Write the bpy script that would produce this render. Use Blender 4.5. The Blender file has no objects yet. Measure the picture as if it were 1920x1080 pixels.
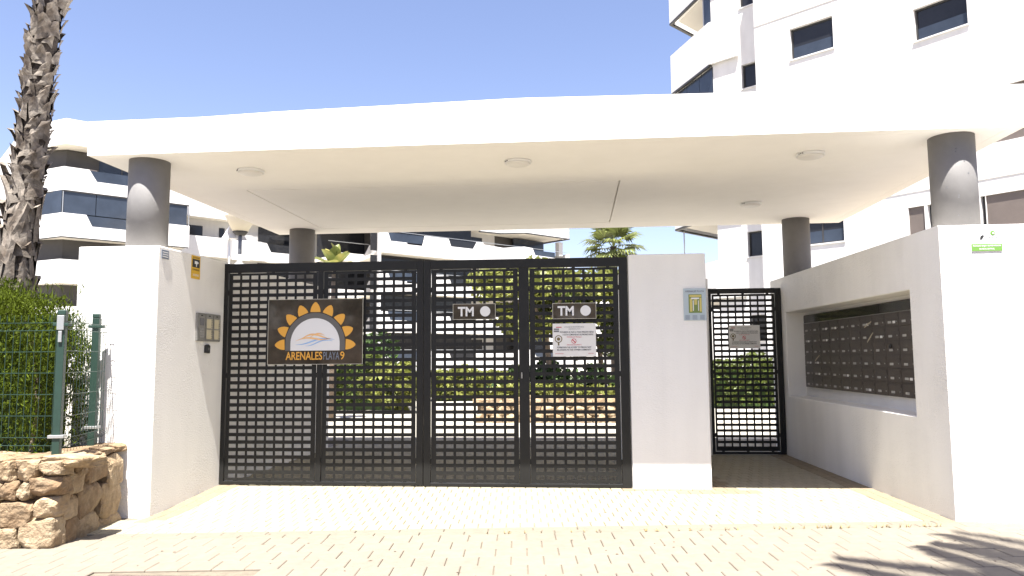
import bpy, math, random
import numpy as np
from mathutils import Vector, Matrix, noise as mnoise

random.seed(7)
RNG = np.random.default_rng(11)
SC = bpy.context.scene
COL = SC.collection

# ------------------------------------------------------------------ camera
cam_d = bpy.data.cameras.new('camera')
cam = bpy.data.objects.new('camera', cam_d)
COL.objects.link(cam)
SC.camera = cam
FPX = 1410.5
PITCH, YAW, ROLL = 0.09268663, 0.08496103, -0.00727667
cam_d.sensor_width = 36.0
cam_d.lens = FPX / 1920.0 * 36.0
cam_d.clip_start = 0.05
cam_d.clip_end = 3000.0
fw = Vector((-math.sin(YAW) * math.cos(PITCH), math.cos(YAW) * math.cos(PITCH), math.sin(PITCH)))
rt = Vector((math.cos(YAW), math.sin(YAW), 0.0))
up = rt.cross(fw)
rt2 = math.cos(ROLL) * rt + math.sin(ROLL) * up
up2 = -math.sin(ROLL) * rt + math.cos(ROLL) * up
m = Matrix.Identity(4)
for i in range(3):
    m[i][0] = rt2[i]; m[i][1] = up2[i]; m[i][2] = -fw[i]
m[0][3], m[1][3], m[2][3] = 0.0, 0.0, 1.5
cam.matrix_world = m

# ------------------------------------------------------------------ light
SUN_ELEV = math.radians(68.2)
SUN_AZ = math.radians(2.2)                      # the sun stands straight behind the camera
world = bpy.data.worlds.new('World')
SC.world = world
world.use_nodes = True
wn = world.node_tree.nodes
wl = world.node_tree.links
wn.clear()
wo = wn.new('ShaderNodeOutputWorld')
bg = wn.new('ShaderNodeBackground')
sky = wn.new('ShaderNodeTexSky')
sky.sky_type = 'NISHITA'
sky.sun_disc = False
sky.sun_elevation = SUN_ELEV
sky.sun_rotation = math.pi + SUN_AZ
sky.air_density = 1.0
sky.dust_density = 1.2
sky.ozone_density = 2.4
bg.inputs['Strength'].default_value = 0.073
tint = wn.new('ShaderNodeMix'); tint.data_type = 'RGBA'; tint.blend_type = 'MULTIPLY'
tint.inputs['Factor'].default_value = 1.0
tint.inputs['B'].default_value = (1.05, 0.905, 0.945, 1)
wl.new(sky.outputs[0], tint.inputs['A'])
wl.new(tint.outputs['Result'], bg.inputs['Color'])
wl.new(bg.outputs[0], wo.inputs['Surface'])
sun_d = bpy.data.lights.new('sun', 'SUN')
sun_d.energy = 5.0
sun_d.angle = math.radians(0.53)
sun_d.color = (1.0, 0.965, 0.90)
sun = bpy.data.objects.new('sun', sun_d)
COL.objects.link(sun)
sun.location = (0, -20, 40)
sun.rotation_euler = (math.pi / 2 - SUN_ELEV, 0, SUN_AZ)
vs = SC.view_settings
vs.view_transform = 'Standard'
vs.look = 'None'
vs.exposure = 1.9
vs.gamma = 1.0
vs.use_curve_mapping = False
SC.render.engine = 'CYCLES'
SC.cycles.max_bounces = 8
SC.cycles.diffuse_bounces = 5
SC.cycles.glossy_bounces = 4
SC.cycles.transparent_max_bounces = 8
SC.cycles.use_denoising = True

# ------------------------------------------------------------------ materials
MATS = {}

def mat(name, color, rough=0.8, metal=0.0, spec=0.5, var=0.0, var_scale=3.0, bump=0.0, bump_scale=40.0,
        island=0.0, color2=None, mix_scale=2.0, bump_dist=0.01, detail=6.0, transl=0.0, alpha=None):
    mt = bpy.data.materials.new(name)
    mt.use_nodes = True
    nt = mt.node_tree
    n, l = nt.nodes, nt.links
    b = n['Principled BSDF']
    b.inputs['Roughness'].default_value = rough
    b.inputs['Metallic'].default_value = metal
    b.inputs['Specular IOR Level'].default_value = spec
    b.inputs['Base Color'].default_value = (*color, 1)
    out = None
    tc = n.new('ShaderNodeTexCoord')
    geo = n.new('ShaderNodeNewGeometry')
    if var or color2 or island:
        rgb = n.new('ShaderNodeRGB'); rgb.outputs[0].default_value = (*color, 1)
        out = rgb.outputs[0]
        if color2:
            nz = n.new('ShaderNodeTexNoise'); nz.inputs['Scale'].default_value = mix_scale
            nz.inputs['Detail'].default_value = 5
            l.new(geo.outputs['Position'], nz.inputs['Vector'])
            rp = n.new('ShaderNodeValToRGB')
            rp.color_ramp.elements[0].position = 0.38; rp.color_ramp.elements[1].position = 0.64
            l.new(nz.outputs['Fac'], rp.inputs[0])
            mx = n.new('ShaderNodeMix'); mx.data_type = 'RGBA'
            l.new(rp.outputs[0], mx.inputs['Factor'])
            l.new(out, mx.inputs['A']); mx.inputs['B'].default_value = (*color2, 1)
            out = mx.outputs['Result']
        if var:
            nz = n.new('ShaderNodeTexNoise'); nz.inputs['Scale'].default_value = var_scale
            nz.inputs['Detail'].default_value = 8; nz.inputs['Roughness'].default_value = 0.65
            l.new(geo.outputs['Position'], nz.inputs['Vector'])
            mr = n.new('ShaderNodeMapRange')
            mr.inputs['From Min'].default_value = 0.3; mr.inputs['From Max'].default_value = 0.7
            mr.inputs['To Min'].default_value = 1 - var; mr.inputs['To Max'].default_value = 1 + var
            l.new(nz.outputs['Fac'], mr.inputs['Value'])
            hs = n.new('ShaderNodeHueSaturation')
            l.new(mr.outputs[0], hs.inputs['Value']); l.new(out, hs.inputs['Color'])
            out = hs.outputs[0]
        if island:
            mr = n.new('ShaderNodeMapRange')
            mr.inputs['To Min'].default_value = 1 - island; mr.inputs['To Max'].default_value = 1 + island
            l.new(geo.outputs['Random Per Island'], mr.inputs['Value'])
            hs = n.new('ShaderNodeHueSaturation')
            l.new(mr.outputs[0], hs.inputs['Value']); l.new(out, hs.inputs['Color'])
            out = hs.outputs[0]
        l.new(out, b.inputs['Base Color'])
    if bump:
        nz = n.new('ShaderNodeTexNoise'); nz.inputs['Scale'].default_value = bump_scale
        nz.inputs['Detail'].default_value = detail; nz.inputs['Roughness'].default_value = 0.6
        l.new(geo.outputs['Position'], nz.inputs['Vector'])
        bp = n.new('ShaderNodeBump'); bp.inputs['Strength'].default_value = bump
        bp.inputs['Distance'].default_value = bump_dist
        l.new(nz.outputs['Fac'], bp.inputs['Height'])
        l.new(bp.outputs[0], b.inputs['Normal'])
    if transl:
        tr = n.new('ShaderNodeBsdfTranslucent')
        if out is not None: l.new(out, tr.inputs['Color'])
        else: tr.inputs['Color'].default_value = (*color, 1)
        ms = n.new('ShaderNodeMixShader'); ms.inputs[0].default_value = transl
        l.new(b.outputs[0], ms.inputs[1]); l.new(tr.outputs[0], ms.inputs[2])
        l.new(ms.outputs[0], n['Material Output'].inputs['Surface'])
    MATS[name] = mt
    return mt

def plaster(name, color, bump_hi=0.5, rough_patch=True, var=0.025):
    """white render: fine grain, coarser trowel relief that comes and goes, faint dirt"""
    mt = bpy.data.materials.new(name); mt.use_nodes = True
    nt = mt.node_tree; n, l = nt.nodes, nt.links
    b = n['Principled BSDF']; b.inputs['Roughness'].default_value = 0.93; b.inputs['Specular IOR Level'].default_value = 0.25
    geo = n.new('ShaderNodeNewGeometry')
    big = n.new('ShaderNodeTexNoise'); big.inputs['Scale'].default_value = 0.9; big.inputs['Detail'].default_value = 6
    big.inputs['Roughness'].default_value = 0.6
    l.new(geo.outputs['Position'], big.inputs['Vector'])
    mp = n.new('ShaderNodeMapping'); mp.inputs['Scale'].default_value = (3.5, 3.5, 0.35)
    l.new(geo.outputs['Position'], mp.inputs['Vector'])
    st = n.new('ShaderNodeTexNoise'); st.inputs['Scale'].default_value = 1.2; st.inputs['Detail'].default_value = 7
    l.new(mp.outputs[0], st.inputs['Vector'])
    ad = n.new('ShaderNodeMath'); ad.operation = 'ADD'
    l.new(big.outputs['Fac'], ad.inputs[0]); l.new(st.outputs['Fac'], ad.inputs[1])
    mr = n.new('ShaderNodeMapRange'); mr.inputs['From Min'].default_value = 0.75; mr.inputs['From Max'].default_value = 1.25
    mr.inputs['To Min'].default_value = 1 - 2 * var; mr.inputs['To Max'].default_value = 1 + var
    l.new(ad.outputs[0], mr.inputs['Value'])
    hs = n.new('ShaderNodeHueSaturation'); hs.inputs['Color'].default_value = (*color, 1)
    l.new(mr.outputs[0], hs.inputs['Value']); l.new(hs.outputs[0], b.inputs['Base Color'])
    fine = n.new('ShaderNodeTexNoise'); fine.inputs['Scale'].default_value = 55; fine.inputs['Detail'].default_value = 5
    fine.inputs['Roughness'].default_value = 0.62
    mp2 = n.new('ShaderNodeMapping'); mp2.inputs['Scale'].default_value = (0.75, 0.75, 1.35)
    l.new(geo.outputs['Position'], mp2.inputs['Vector']); l.new(mp2.outputs[0], fine.inputs['Vector'])
    bp = n.new('ShaderNodeBump'); bp.inputs['Distance'].default_value = 0.012
    if rough_patch:
        pm = n.new('ShaderNodeTexNoise'); pm.inputs['Scale'].default_value = 1.7; pm.inputs['Detail'].default_value = 3
        l.new(geo.outputs['Position'], pm.inputs['Vector'])
        r2 = n.new('ShaderNodeMapRange'); r2.inputs['From Min'].default_value = 0.42; r2.inputs['From Max'].default_value = 0.6
        r2.inputs['To Min'].default_value = bump_hi * 0.25; r2.inputs['To Max'].default_value = bump_hi
        l.new(pm.outputs['Fac'], r2.inputs['Value']); l.new(r2.outputs[0], bp.inputs['Strength'])
    else:
        bp.inputs['Strength'].default_value = bump_hi
    l.new(fine.outputs['Fac'], bp.inputs['Height']); l.new(bp.outputs[0], b.inputs['Normal'])
    MATS[name] = mt
    return mt

M_WALL = plaster('white_plaster', (0.80, 0.785, 0.76), 0.42)
M_WALLR = plaster('rough_white_plaster', (0.80, 0.785, 0.755), 1.0)
M_CANOPY = plaster('canopy_plaster', (0.87, 0.85, 0.815), 0.12, False, 0.012)
M_BLD = plaster('building_plaster', (0.62, 0.612, 0.605), 0.15, False, 0.04)
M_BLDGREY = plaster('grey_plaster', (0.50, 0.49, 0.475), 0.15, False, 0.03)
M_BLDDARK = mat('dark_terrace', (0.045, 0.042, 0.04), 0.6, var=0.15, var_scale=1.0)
M_BROWN = mat('brown_cladding', (0.12, 0.098, 0.086), 0.55, var=0.14, var_scale=1.6)
M_COLUMN = mat('column_grey', (0.168, 0.162, 0.159), 0.7, var=0.07, var_scale=7, bump=0.1, bump_scale=60)
M_BLACK = mat('black_metal', (0.013, 0.0128, 0.0122), 0.5, spec=0.3, var=0.12, var_scale=5, bump=0.04, bump_scale=300, bump_dist=0.002)
M_GLASS = mat('dark_glass', (0.018, 0.019, 0.022), 0.06, spec=0.35, var=0.25, var_scale=0.6)
M_GLASSB = mat('blue_glass', (0.032, 0.041, 0.058), 0.08, spec=0.35, var=0.3, var_scale=0.5)
M_FRAME = mat('dark_frame', (0.03, 0.029, 0.028), 0.5)
M_SOIL = mat('soil', (0.16, 0.12, 0.085), 0.95, var=0.2, var_scale=8, bump=0.5, bump_scale=30)
M_PAVER = mat('cream_paver', (0.268, 0.240, 0.172), 0.88, var=0.09, var_scale=9, bump=0.22, bump_scale=90, bump_dist=0.004)
M_PAVERT = mat('tan_paver', (0.205, 0.165, 0.11), 0.88, var=0.12, var_scale=9, bump=0.22, bump_scale=90, bump_dist=0.004)
M_SLAB = mat('sidewalk_slab', (0.178, 0.153, 0.121), 0.88, color2=(0.198, 0.171, 0.133), mix_scale=0.8, var=0.1, var_scale=12,
             bump=0.25, bump_scale=70, bump_dist=0.004)
M_KERB = mat('kerb_stone', (0.172, 0.152, 0.118), 0.88, var=0.1, var_scale=10, bump=0.25, bump_scale=70, bump_dist=0.004)
M_JOINT = mat('joint_sand', (0.148, 0.126, 0.094), 0.95, var=0.2, var_scale=14)
M_COURT = mat('court_paving', (0.36, 0.335, 0.285), 0.9, var=0.06, var_scale=2)
M_ASPHALT = mat('pale_bounce_road', (0.24, 0.225, 0.20), 0.9, var=0.2, var_scale=6, bump=0.3, bump_scale=120)  # unseen road, paleness made up to bounce more light onto the soffit
M_GROUND = mat('dry_ground', (0.30, 0.25, 0.18), 0.95, var=0.2, var_scale=0.5)
M_STONE = mat('tan_stone', (0.265, 0.185, 0.105), 0.9, color2=(0.35, 0.265, 0.17), mix_scale=5, var=0.25, var_scale=16, bump=0.9,
              bump_scale=26, bump_dist=0.03)
M_STONE2 = mat('pale_stone', (0.35, 0.275, 0.18), 0.9, color2=(0.25, 0.175, 0.105), mix_scale=6, var=0.2, var_scale=16, bump=0.9,
               bump_scale=26, bump_dist=0.03)
M_STONE3 = mat('brown_stone', (0.19, 0.122, 0.066), 0.9, color2=(0.25, 0.18, 0.11), mix_scale=6, var=0.25, var_scale=16, bump=0.9,
               bump_scale=26, bump_dist=0.03)
M_MORTAR = mat('wall_core', (0.085, 0.058, 0.036), 0.95, var=0.2, var_scale=10)
M_FENCE = mat('green_paint', (0.016, 0.040, 0.030), 0.45, var=0.12, var_scale=10)
M_GALV = mat('galvanised', (0.45, 0.46, 0.46), 0.4, metal=0.7)
M_THUJA = mat('thuja_leaf', (0.060, 0.082, 0.005), 0.7, spec=0.12, island=0.45, var=0.2, var_scale=6, transl=0.3)
M_LEAF = mat('leaf', (0.085, 0.11, 0.02), 0.5, spec=0.4, island=0.45, var=0.2, var_scale=2, transl=0.3)
M_LEAFY = mat('yellow_leaf', (0.20, 0.215, 0.05), 0.5, spec=0.4, island=0.4, transl=0.3)
M_LEAFD = mat('dark_leaf', (0.04, 0.075, 0.015), 0.5, spec=0.4, island=0.4, var=0.2, var_scale=2, transl=0.2)
M_PALMLEAF = mat('palm_leaf', (0.13, 0.15, 0.045), 0.5, spec=0.4, island=0.4, transl=0.25)
M_PLANT = mat('broad_leaf', (0.17, 0.20, 0.06), 0.45, spec=0.4, color2=(0.28, 0.25, 0.07), mix_scale=3, var=0.15, transl=0.3)
M_BARK = mat('bark', (0.17, 0.13, 0.095), 0.95, var=0.3, var_scale=12, bump=0.8, bump_scale=30, bump_dist=0.03)
M_BOOT = mat('palm_boot', (0.205, 0.178, 0.148), 0.9, island=0.6, color2=(0.085, 0.066, 0.05), mix_scale=7, var=0.3, var_scale=22,
             bump=0.6, bump_scale=60, bump_dist=0.01)
M_TRUNK = mat('palm_trunk', (0.045, 0.034, 0.026), 0.95, var=0.35, var_scale=14, bump=0.8, bump_scale=40, bump_dist=0.02)
M_SMOKED = mat('smoked_acrylic', (0.062, 0.050, 0.040), 0.05, spec=0.6, var=0.55, var_scale=2.2)
M_EDGE = mat('acrylic_edge', (0.42, 0.40, 0.34), 0.25)
M_WHITE = mat('white_print', (0.72, 0.72, 0.72), 0.4)
M_BOARD = mat('white_board', (0.70, 0.69, 0.67), 0.45, var=0.04, var_scale=6)
M_ORANGE = mat('orange_print', (0.72, 0.36, 0.045), 0.45)
M_DUNE = mat('dune_print', (0.78, 0.47, 0.20), 0.5)
M_BLUEP = mat('blue_print', (0.25, 0.43, 0.72), 0.5)
M_GREYP = mat('grey_print', (0.11, 0.105, 0.10), 0.45)
M_BLUEGREY = mat('bluegrey_print', (0.17, 0.20, 0.26), 0.45)
M_INK = mat('ink', (0.02, 0.02, 0.02), 0.6)
M_INKG = mat('grey_ink', (0.16, 0.16, 0.17), 0.6)
M_RED = mat('red_ink', (0.50, 0.03, 0.05), 0.6)
M_OLIVE = mat('olive_ink', (0.16, 0.12, 0.05), 0.6)
M_GREEN = mat('green_print', (0.13, 0.28, 0.05), 0.5)
M_YELLOW = mat('yellow_print', (0.66, 0.40, 0.03), 0.5)
M_MAPBG = mat('map_board', (0.42, 0.49, 0.53), 0.35)
M_MAPG = mat('map_green', (0.16, 0.22, 0.06), 0.5)
M_MAPY = mat('map_yellow', (0.55, 0.46, 0.14), 0.5)
M_STEEL = mat('brushed_steel', (0.34, 0.33, 0.31), 0.38, metal=0.8, var=0.1, var_scale=30)
M_NAME = mat('name_strip', (0.56, 0.50, 0.34), 0.5)
M_MAIL = mat('mailbox_paint', (0.072, 0.062, 0.055), 0.38, metal=0.15, var=0.12, var_scale=4)
M_MAILGLASS = mat('mailbox_glass', (0.026, 0.026, 0.022), 0.12, spec=0.4)
M_PLATE = mat('name_plate', (0.36, 0.35, 0.33), 0.5)
M_PAPER = mat('paper', (0.42, 0.37, 0.27), 0.8)
M_LAMP = mat('lamp_diffuser', (0.70, 0.68, 0.65), 0.45)
M_LAMPSHADE = mat('lamp_shade', (0.62, 0.57, 0.45), 0.6)
M_SOFFIT = mat('terrace_soffit', (0.72, 0.68, 0.60), 0.9)
M_LAMPPOST = mat('lamp_pole', (0.12, 0.13, 0.15), 0.5)
M_COVER = mat('cover_metal', (0.11, 0.08, 0.066), 0.6, var=0.25, var_scale=12, bump=0.3, bump_scale=60)
M_WEED = mat('dry_weed', (0.28, 0.20, 0.07), 0.9, island=0.4)

# ------------------------------------------------------------------ helpers
class MB:
    def __init__(self):
        self.v = []; self.f = []
    def quad(self, a, b, c, d):
        i = len(self.v); self.v += [tuple(a), tuple(b), tuple(c), tuple(d)]; self.f.append((i, i + 1, i + 2, i + 3))
    def tri(self, a, b, c):
        i = len(self.v); self.v += [tuple(a), tuple(b), tuple(c)]; self.f.append((i, i + 1, i + 2))
    def box(self, x0, x1, y0, y1, z0, z1, T=None):
        P = [(x0, y0, z0), (x1, y0, z0), (x1, y1, z0), (x0, y1, z0), (x0, y0, z1), (x1, y0, z1), (x1, y1, z1), (x0, y1, z1)]
        if T: P = [tuple(T(*p)) for p in P]
        i = len(self.v); self.v += P
        for q in ((0, 3, 2, 1), (4, 5, 6, 7), (0, 1, 5, 4), (1, 2, 6, 5), (2, 3, 7, 6), (3, 0, 4, 7)):
            self.f.append(tuple(i + k for k in q))
        return self
    def prism(self, poly, lo, hi, T=None, axis='z'):
        """poly in a plane extruded along the third axis; axis 'z': poly (x,y); axis 'y': poly (x,z)"""
        n = len(poly); i = len(self.v)
        for h in (lo, hi):
            for a, b in poly:
                p = (a, b, h) if axis == 'z' else (a, h, b)
                self.v.append(tuple(T(*p)) if T else p)
        self.f.append(tuple(i + k for k in range(n))[::-1]); self.f.append(tuple(i + n + k for k in range(n)))
        for k in range(n):
            j = (k + 1) % n
            self.f.append((i + k, i + j, i + n + j, i + n + k))
        return self
    def tube(self, pts, r, seg=8, cap=True):
        """swept round bar; r may be one number or a list"""
        pts = [Vector(p) for p in pts]; n = len(pts); rings = []
        for k, p in enumerate(pts):
            d = (pts[min(k + 1, n - 1)] - pts[max(k - 1, 0)]).normalized()
            a = d.cross(Vector((0, 0, 1)) if abs(d.z) < 0.9 else Vector((1, 0, 0))).normalized(); b = d.cross(a)
            rr = r[k] if isinstance(r, (list, tuple)) else r
            i = len(self.v)
            for s in range(seg):
                t = 2 * math.pi * s / seg
                self.v.append(tuple(p + a * math.cos(t) * rr + b * math.sin(t) * rr))
            rings.append(i)
        for k in range(n - 1):
            for s in range(seg):
                s2 = (s + 1) % seg
                self.f.append((rings[k] + s, rings[k + 1] + s, rings[k + 1] + s2, rings[k] + s2))
        if cap:
            self.f.append(tuple(rings[0] + s for s in range(seg))); self.f.append(tuple(rings[-1] + s for s in range(seg))[::-1])
        return self
    def lathe(self, prof, c=(0, 0, 0), seg=32):
        i0 = len(self.v)
        for r, z in prof:
            for s in range(seg):
                t = 2 * math.pi * s / seg
                self.v.append((c[0] + r * math.cos(t), c[1] + r * math.sin(t), c[2] + z))
        for k in range(len(prof) - 1):
            for s in range(seg):
                s2 = (s + 1) % seg
                a = i0 + k * seg
                self.f.append((a + s, a + s2, a + seg + s2, a + seg + s))
        self.f.append(tuple(i0 + s for s in range(seg))[::-1])
        a = i0 + (len(prof) - 1) * seg
        self.f.append(tuple(a + s for s in range(seg)))
        return self
    def mesh(self, name, material, smooth=False):
        me = bpy.data.meshes.new(name)
        me.from_pydata(self.v, [], self.f)
        me.materials.append(material)
        if smooth:
            me.polygons.foreach_set('use_smooth', [True] * len(me.polygons))
        me.update()
        return me
    def build(self, name, material, parent=None, smooth=False, bevel=0.0, fix=True):
        me = self.mesh(name, material, smooth)
        if fix: fix_normals(me)
        return link(name, me, parent, bevel)

def fix_normals(me):
    import bmesh
    bm = bmesh.new(); bm.from_mesh(me)
    bmesh.ops.remove_doubles(bm, verts=bm.verts, dist=1e-5)
    bmesh.ops.recalc_face_normals(bm, faces=bm.faces)
    bm.to_mesh(me); bm.free()

def link(name, me, parent=None, bevel=0.0):
    o = bpy.data.objects.new(name, me)
    COL.objects.link(o)
    if parent: o.parent = parent
    if bevel:
        b = o.modifiers.new('bevel', 'BEVEL'); b.width = bevel; b.segments = 2; b.limit_method = 'ANGLE'
        b.angle_limit = math.radians(35)
    return o

def empty(name, loc=(0, 0, 0)):
    o = bpy.data.objects.new(name, None); COL.objects.link(o)
    o.empty_display_size = 0.2
    o.location = loc
    return o

def thing(o, label, cat, group=None):
    o['label'] = label; o['category'] = cat
    if group: o['group'] = group
    return o

def struct(o, kind='structure'):
    o['kind'] = kind
    return o

def put(o, root):
    """parent a mesh given in world coordinates under a root that sits at its own place"""
    o.parent = root
    o.matrix_parent_inverse = Matrix.Translation(-Vector(root.location))
    return o

def text_mesh(body, size, bold=0.0, space=1.0, depth=0.001):
    c = bpy.data.curves.new('text', 'FONT'); c.body = body; c.size = size; c.offset = bold; c.extrude = depth
    c.space_character = space; c.align_x = 'LEFT'; c.resolution_u = 3
    o = bpy.data.objects.new('text', c); COL.objects.link(o)
    bpy.context.view_layer.update()
    me = bpy.data.meshes.new_from_object(o)
    bpy.data.objects.remove(o); bpy.data.curves.remove(c)
    return me

def lettering(body, x, z, y, width=None, height=None, material=None, parent=None, name='lettering', bold=0.0, T=None, center=False):
    """flat text on a wall facing -Y; x,z = left baseline; width and cap height in metres. T maps (x,y,z) to world"""
    me = text_mesh(body, 1.0, bold)
    co = np.empty(len(me.vertices) * 3); me.vertices.foreach_get('co', co); co = co.reshape(-1, 3)
    mn, mx = co.min(0), co.max(0)
    sx = (width / (mx[0] - mn[0])) if width else None
    sz = (height / 0.70) if height else None
    if sx is None: sx = sz
    if sz is None: sz = sx
    X = (co[:, 0] - mn[0]) * sx + x
    if center: X -= (mx[0] - mn[0]) * sx / 2
    Z = co[:, 1] * sz + z
    Yv = y - co[:, 2] * 1.0
    P = np.stack([X, Yv, Z], 1)
    if T: P = np.array([tuple(T(*p)) for p in P])
    me.vertices.foreach_set('co', P.ravel()); me.update()
    me.materials.clear(); me.materials.append(material)
    o = link(name, me)
    if parent: put(o, parent)
    return o

def quads_mesh(name, P, material):
    """P: (n,4,3) array of quads -> one mesh"""
    n = len(P)
    me = bpy.data.meshes.new(name)
    me.vertices.add(n * 4); me.vertices.foreach_set('co', np.ascontiguousarray(P.reshape(-1)))
    me.loops.add(n * 4); me.loops.foreach_set('vertex_index', np.arange(n * 4))
    me.polygons.add(n); me.polygons.foreach_set('loop_start', np.arange(n) * 4); me.polygons.foreach_set('loop_total', np.full(n, 4))
    me.materials.append(material); me.update(calc_edges=True); me.validate()
    return me

def leaf_quads(C, size, upness=0.0, aspect=0.45, D=None, fold=0.0):
    """rhombic leaves with centres C (n,3)"""
    n = len(C)
    d = RNG.normal(size=(n, 3)) if D is None else D + RNG.normal(size=(n, 3)) * 0.45
    d[:, 2] += upness
    d /= np.linalg.norm(d, axis=1)[:, None]
    r = RNG.normal(size=(n, 3)); s = np.cross(d, r); s /= np.linalg.norm(s, axis=1)[:, None]
    L = size * RNG.uniform(0.6, 1.35, n)[:, None]; W = L * aspect
    a = C - d * L * 0.5; b = C + s * W * 0.5 - d * L * 0.05; c = C + d * L * 0.5; e = C - s * W * 0.5 - d * L * 0.05
    return np.stack([a, b, c, e], 1)

def clump_points(n, center, rad, clumps, spread=0.28, shell=0.55):
    """points gathered in clumps inside an ellipsoid: uneven outline, gaps, light and dark masses"""
    cc = RNG.normal(size=(clumps, 3)); cc /= np.linalg.norm(cc, axis=1)[:, None]
    cc *= RNG.uniform(shell, 1.0, clumps)[:, None]
    idx = RNG.integers(0, clumps, n)
    w = RNG.normal(size=(n, 3)); w /= np.linalg.norm(w, axis=1)[:, None]
    w *= RNG.uniform(0.3, 1.0, n)[:, None] ** 0.6
    sc = RNG.uniform(0.6, 1.3, clumps)[idx][:, None]
    return np.array(center) + (cc[idx] + w * spread * sc) * np.array(rad)

def grid_sheet(mb, xs, zs, solid, y0, y1, T=None):
    """plate with openings: cells between xs and zs, solid[i][j]; closed all round"""
    def P(x, y, z): return tuple(T(x, y, z)) if T else (x, y, z)
    nx, nz = len(xs) - 1, len(zs) - 1
    def S(i, j): return 0 <= i < nx and 0 <= j < nz and solid(i, j)
    for i in range(nx):
        for j in range(nz):
            if not S(i, j): continue
            a, b, c, d = xs[i], xs[i + 1], zs[j], zs[j + 1]
            mb.quad(P(a, y0, c), P(b, y0, c), P(b, y0, d), P(a, y0, d))
            mb.quad(P(a, y1, c), P(a, y1, d), P(b, y1, d), P(b, y1, c))
            if not S(i - 1, j): mb.quad(P(a, y0, c), P(a, y0, d), P(a, y1, d), P(a, y1, c))
            if not S(i + 1, j): mb.quad(P(b, y0, c), P(b, y1, c), P(b, y1, d), P(b, y0, d))
            if not S(i, j - 1): mb.quad(P(a, y0, c), P(a, y1, c), P(b, y1, c), P(b, y0, c))
            if not S(i, j + 1): mb.quad(P(a, y0, d), P(b, y0, d), P(b, y1, d), P(a, y1, d))
    return mb

def wall_open(xs0, xs1, z0, z1, openings, y0, y1, T=None):
    xs = sorted({xs0, xs1} | {o[0] for o in openings} | {o[1] for o in openings})
    zs = sorted({z0, z1} | {o[2] for o in openings} | {o[3] for o in openings})
    def solid(i, j):
        cx, cz = (xs[i] + xs[i + 1]) / 2, (zs[j] + zs[j + 1]) / 2
        return not any(o[0] < cx < o[1] and o[2] < cz < o[3] for o in openings)
    return grid_sheet(MB(), xs, zs, solid, y0, y1, T)

def rock_mesh(seed, n=4, rough=0.22):
    """unit rubble stone: rounded broken block"""
    mb = MB(); rs = random.Random(seed)
    off = Vector((rs.uniform(-50, 50), rs.uniform(-50, 50), rs.uniform(-50, 50)))
    cuts = []
    for _ in range(9):
        v = Vector((rs.uniform(-1, 1), rs.uniform(-1, 1), rs.uniform(-1, 1))).normalized()
        cuts.append((v, rs.uniform(0.98, 1.28)))
    def warp(p):
        p = Vector(p)
        q = Vector(p)
        l = (abs(q.x) ** 11 + abs(q.y) ** 11 + abs(q.z) ** 11) ** (1 / 11)
        q = q / l if l else q
        for (pn, po) in cuts:
            e = q.dot(pn) - po
            if e > 0: q = q - pn * e * 0.92
        q = q * (1 + rough * mnoise.noise(q * 1.3 + off) + rough * 0.55 * mnoise.noise(q * 3.1 + off) + rough * 0.22 * mnoise.noise(q * 7 + off))
        return tuple(q)
    for ax in range(3):
        for sg in (-1, 1):
            for i in range(n):
                for j in range(n):
                    pts = []
                    for a, b in ((i, j), (i + 1, j), (i + 1, j + 1), (i, j + 1)):
                        u, v = -1 + 2 * a / n, -1 + 2 * b / n
                        p = [0, 0, 0]; p[ax] = sg; p[(ax + 1) % 3] = u; p[(ax + 2) % 3] = v
                        pts.append(warp(p))
                    mb.quad(*pts)
    return mb

# ------------------------------------------------------------------ ground
def sm(t):
    t = max(0.0, min(1.0, t)); return t * t * (3 - 2 * t)

def gz(x, y):
    """height of the paving: the drive falls gently to the left front"""
    return -0.08 * max(0.0, min(1.35, (3.385 - x) / 7.73)) * sm((8.95 - y) / 1.5)

def kerb_y(x):
    """front line of the drive"""
    return 6.72 + (x + 4.35) * 0.078

def sheet(name, x0, x1, nx, fy0, fy1, ny, dz, material, parent=None):
    mb = MB()
    def P(i, j):
        x = x0 + (x1 - x0) * i / nx; a, b = fy0(x), fy1(x); y = a + (b - a) * j / ny
        return (x, y, gz(x, y) + dz)
    for i in range(nx):
        for j in range(ny):
            mb.quad(P(i, j), P(i + 1, j), P(i + 1, j + 1), P(i, j + 1))
    o = mb.build(name, material, parent, fix=True)
    return o

g = MB(); g.quad((-900, -900, -0.30), (900, -900, -0.30), (900, 900, -0.30), (-900, 900, -0.30))
struct(g.build('ground', M_GROUND))
g = MB(); g.box(-60, 60, 14.2, 90, -0.28, 0.0)
struct(g.build('courtyard_paving', M_COURT))
g = MB(); g.box(-120, 120, -7.5, 2.0, -0.29, -0.24)
struct(g.build('road', M_ASPHALT))
g = MB(); g.box(-120, 120, 2.0, 2.16, -0.29, -0.10)
struct(g.build('kerb', M_KERB))
g = MB(); g.box(-120, 120, -10.5, -7.5, -0.29, -0.12)
struct(g.build('far_pavement', M_SLAB))
sidewalk = sheet('sidewalk', -14, 14, 56, lambda x: 2.16, lambda x: kerb_y(x) - 0.24 if -4.6 < x < 3.4 else 7.6, 22, -0.016, M_JOINT)
struct(sidewalk)
drive = sheet('driveway', -4.75, 3.6, 40, lambda x: kerb_y(x) - 0.24, lambda x: 14.2, 48, -0.014, M_JOINT)
struct(drive)

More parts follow.
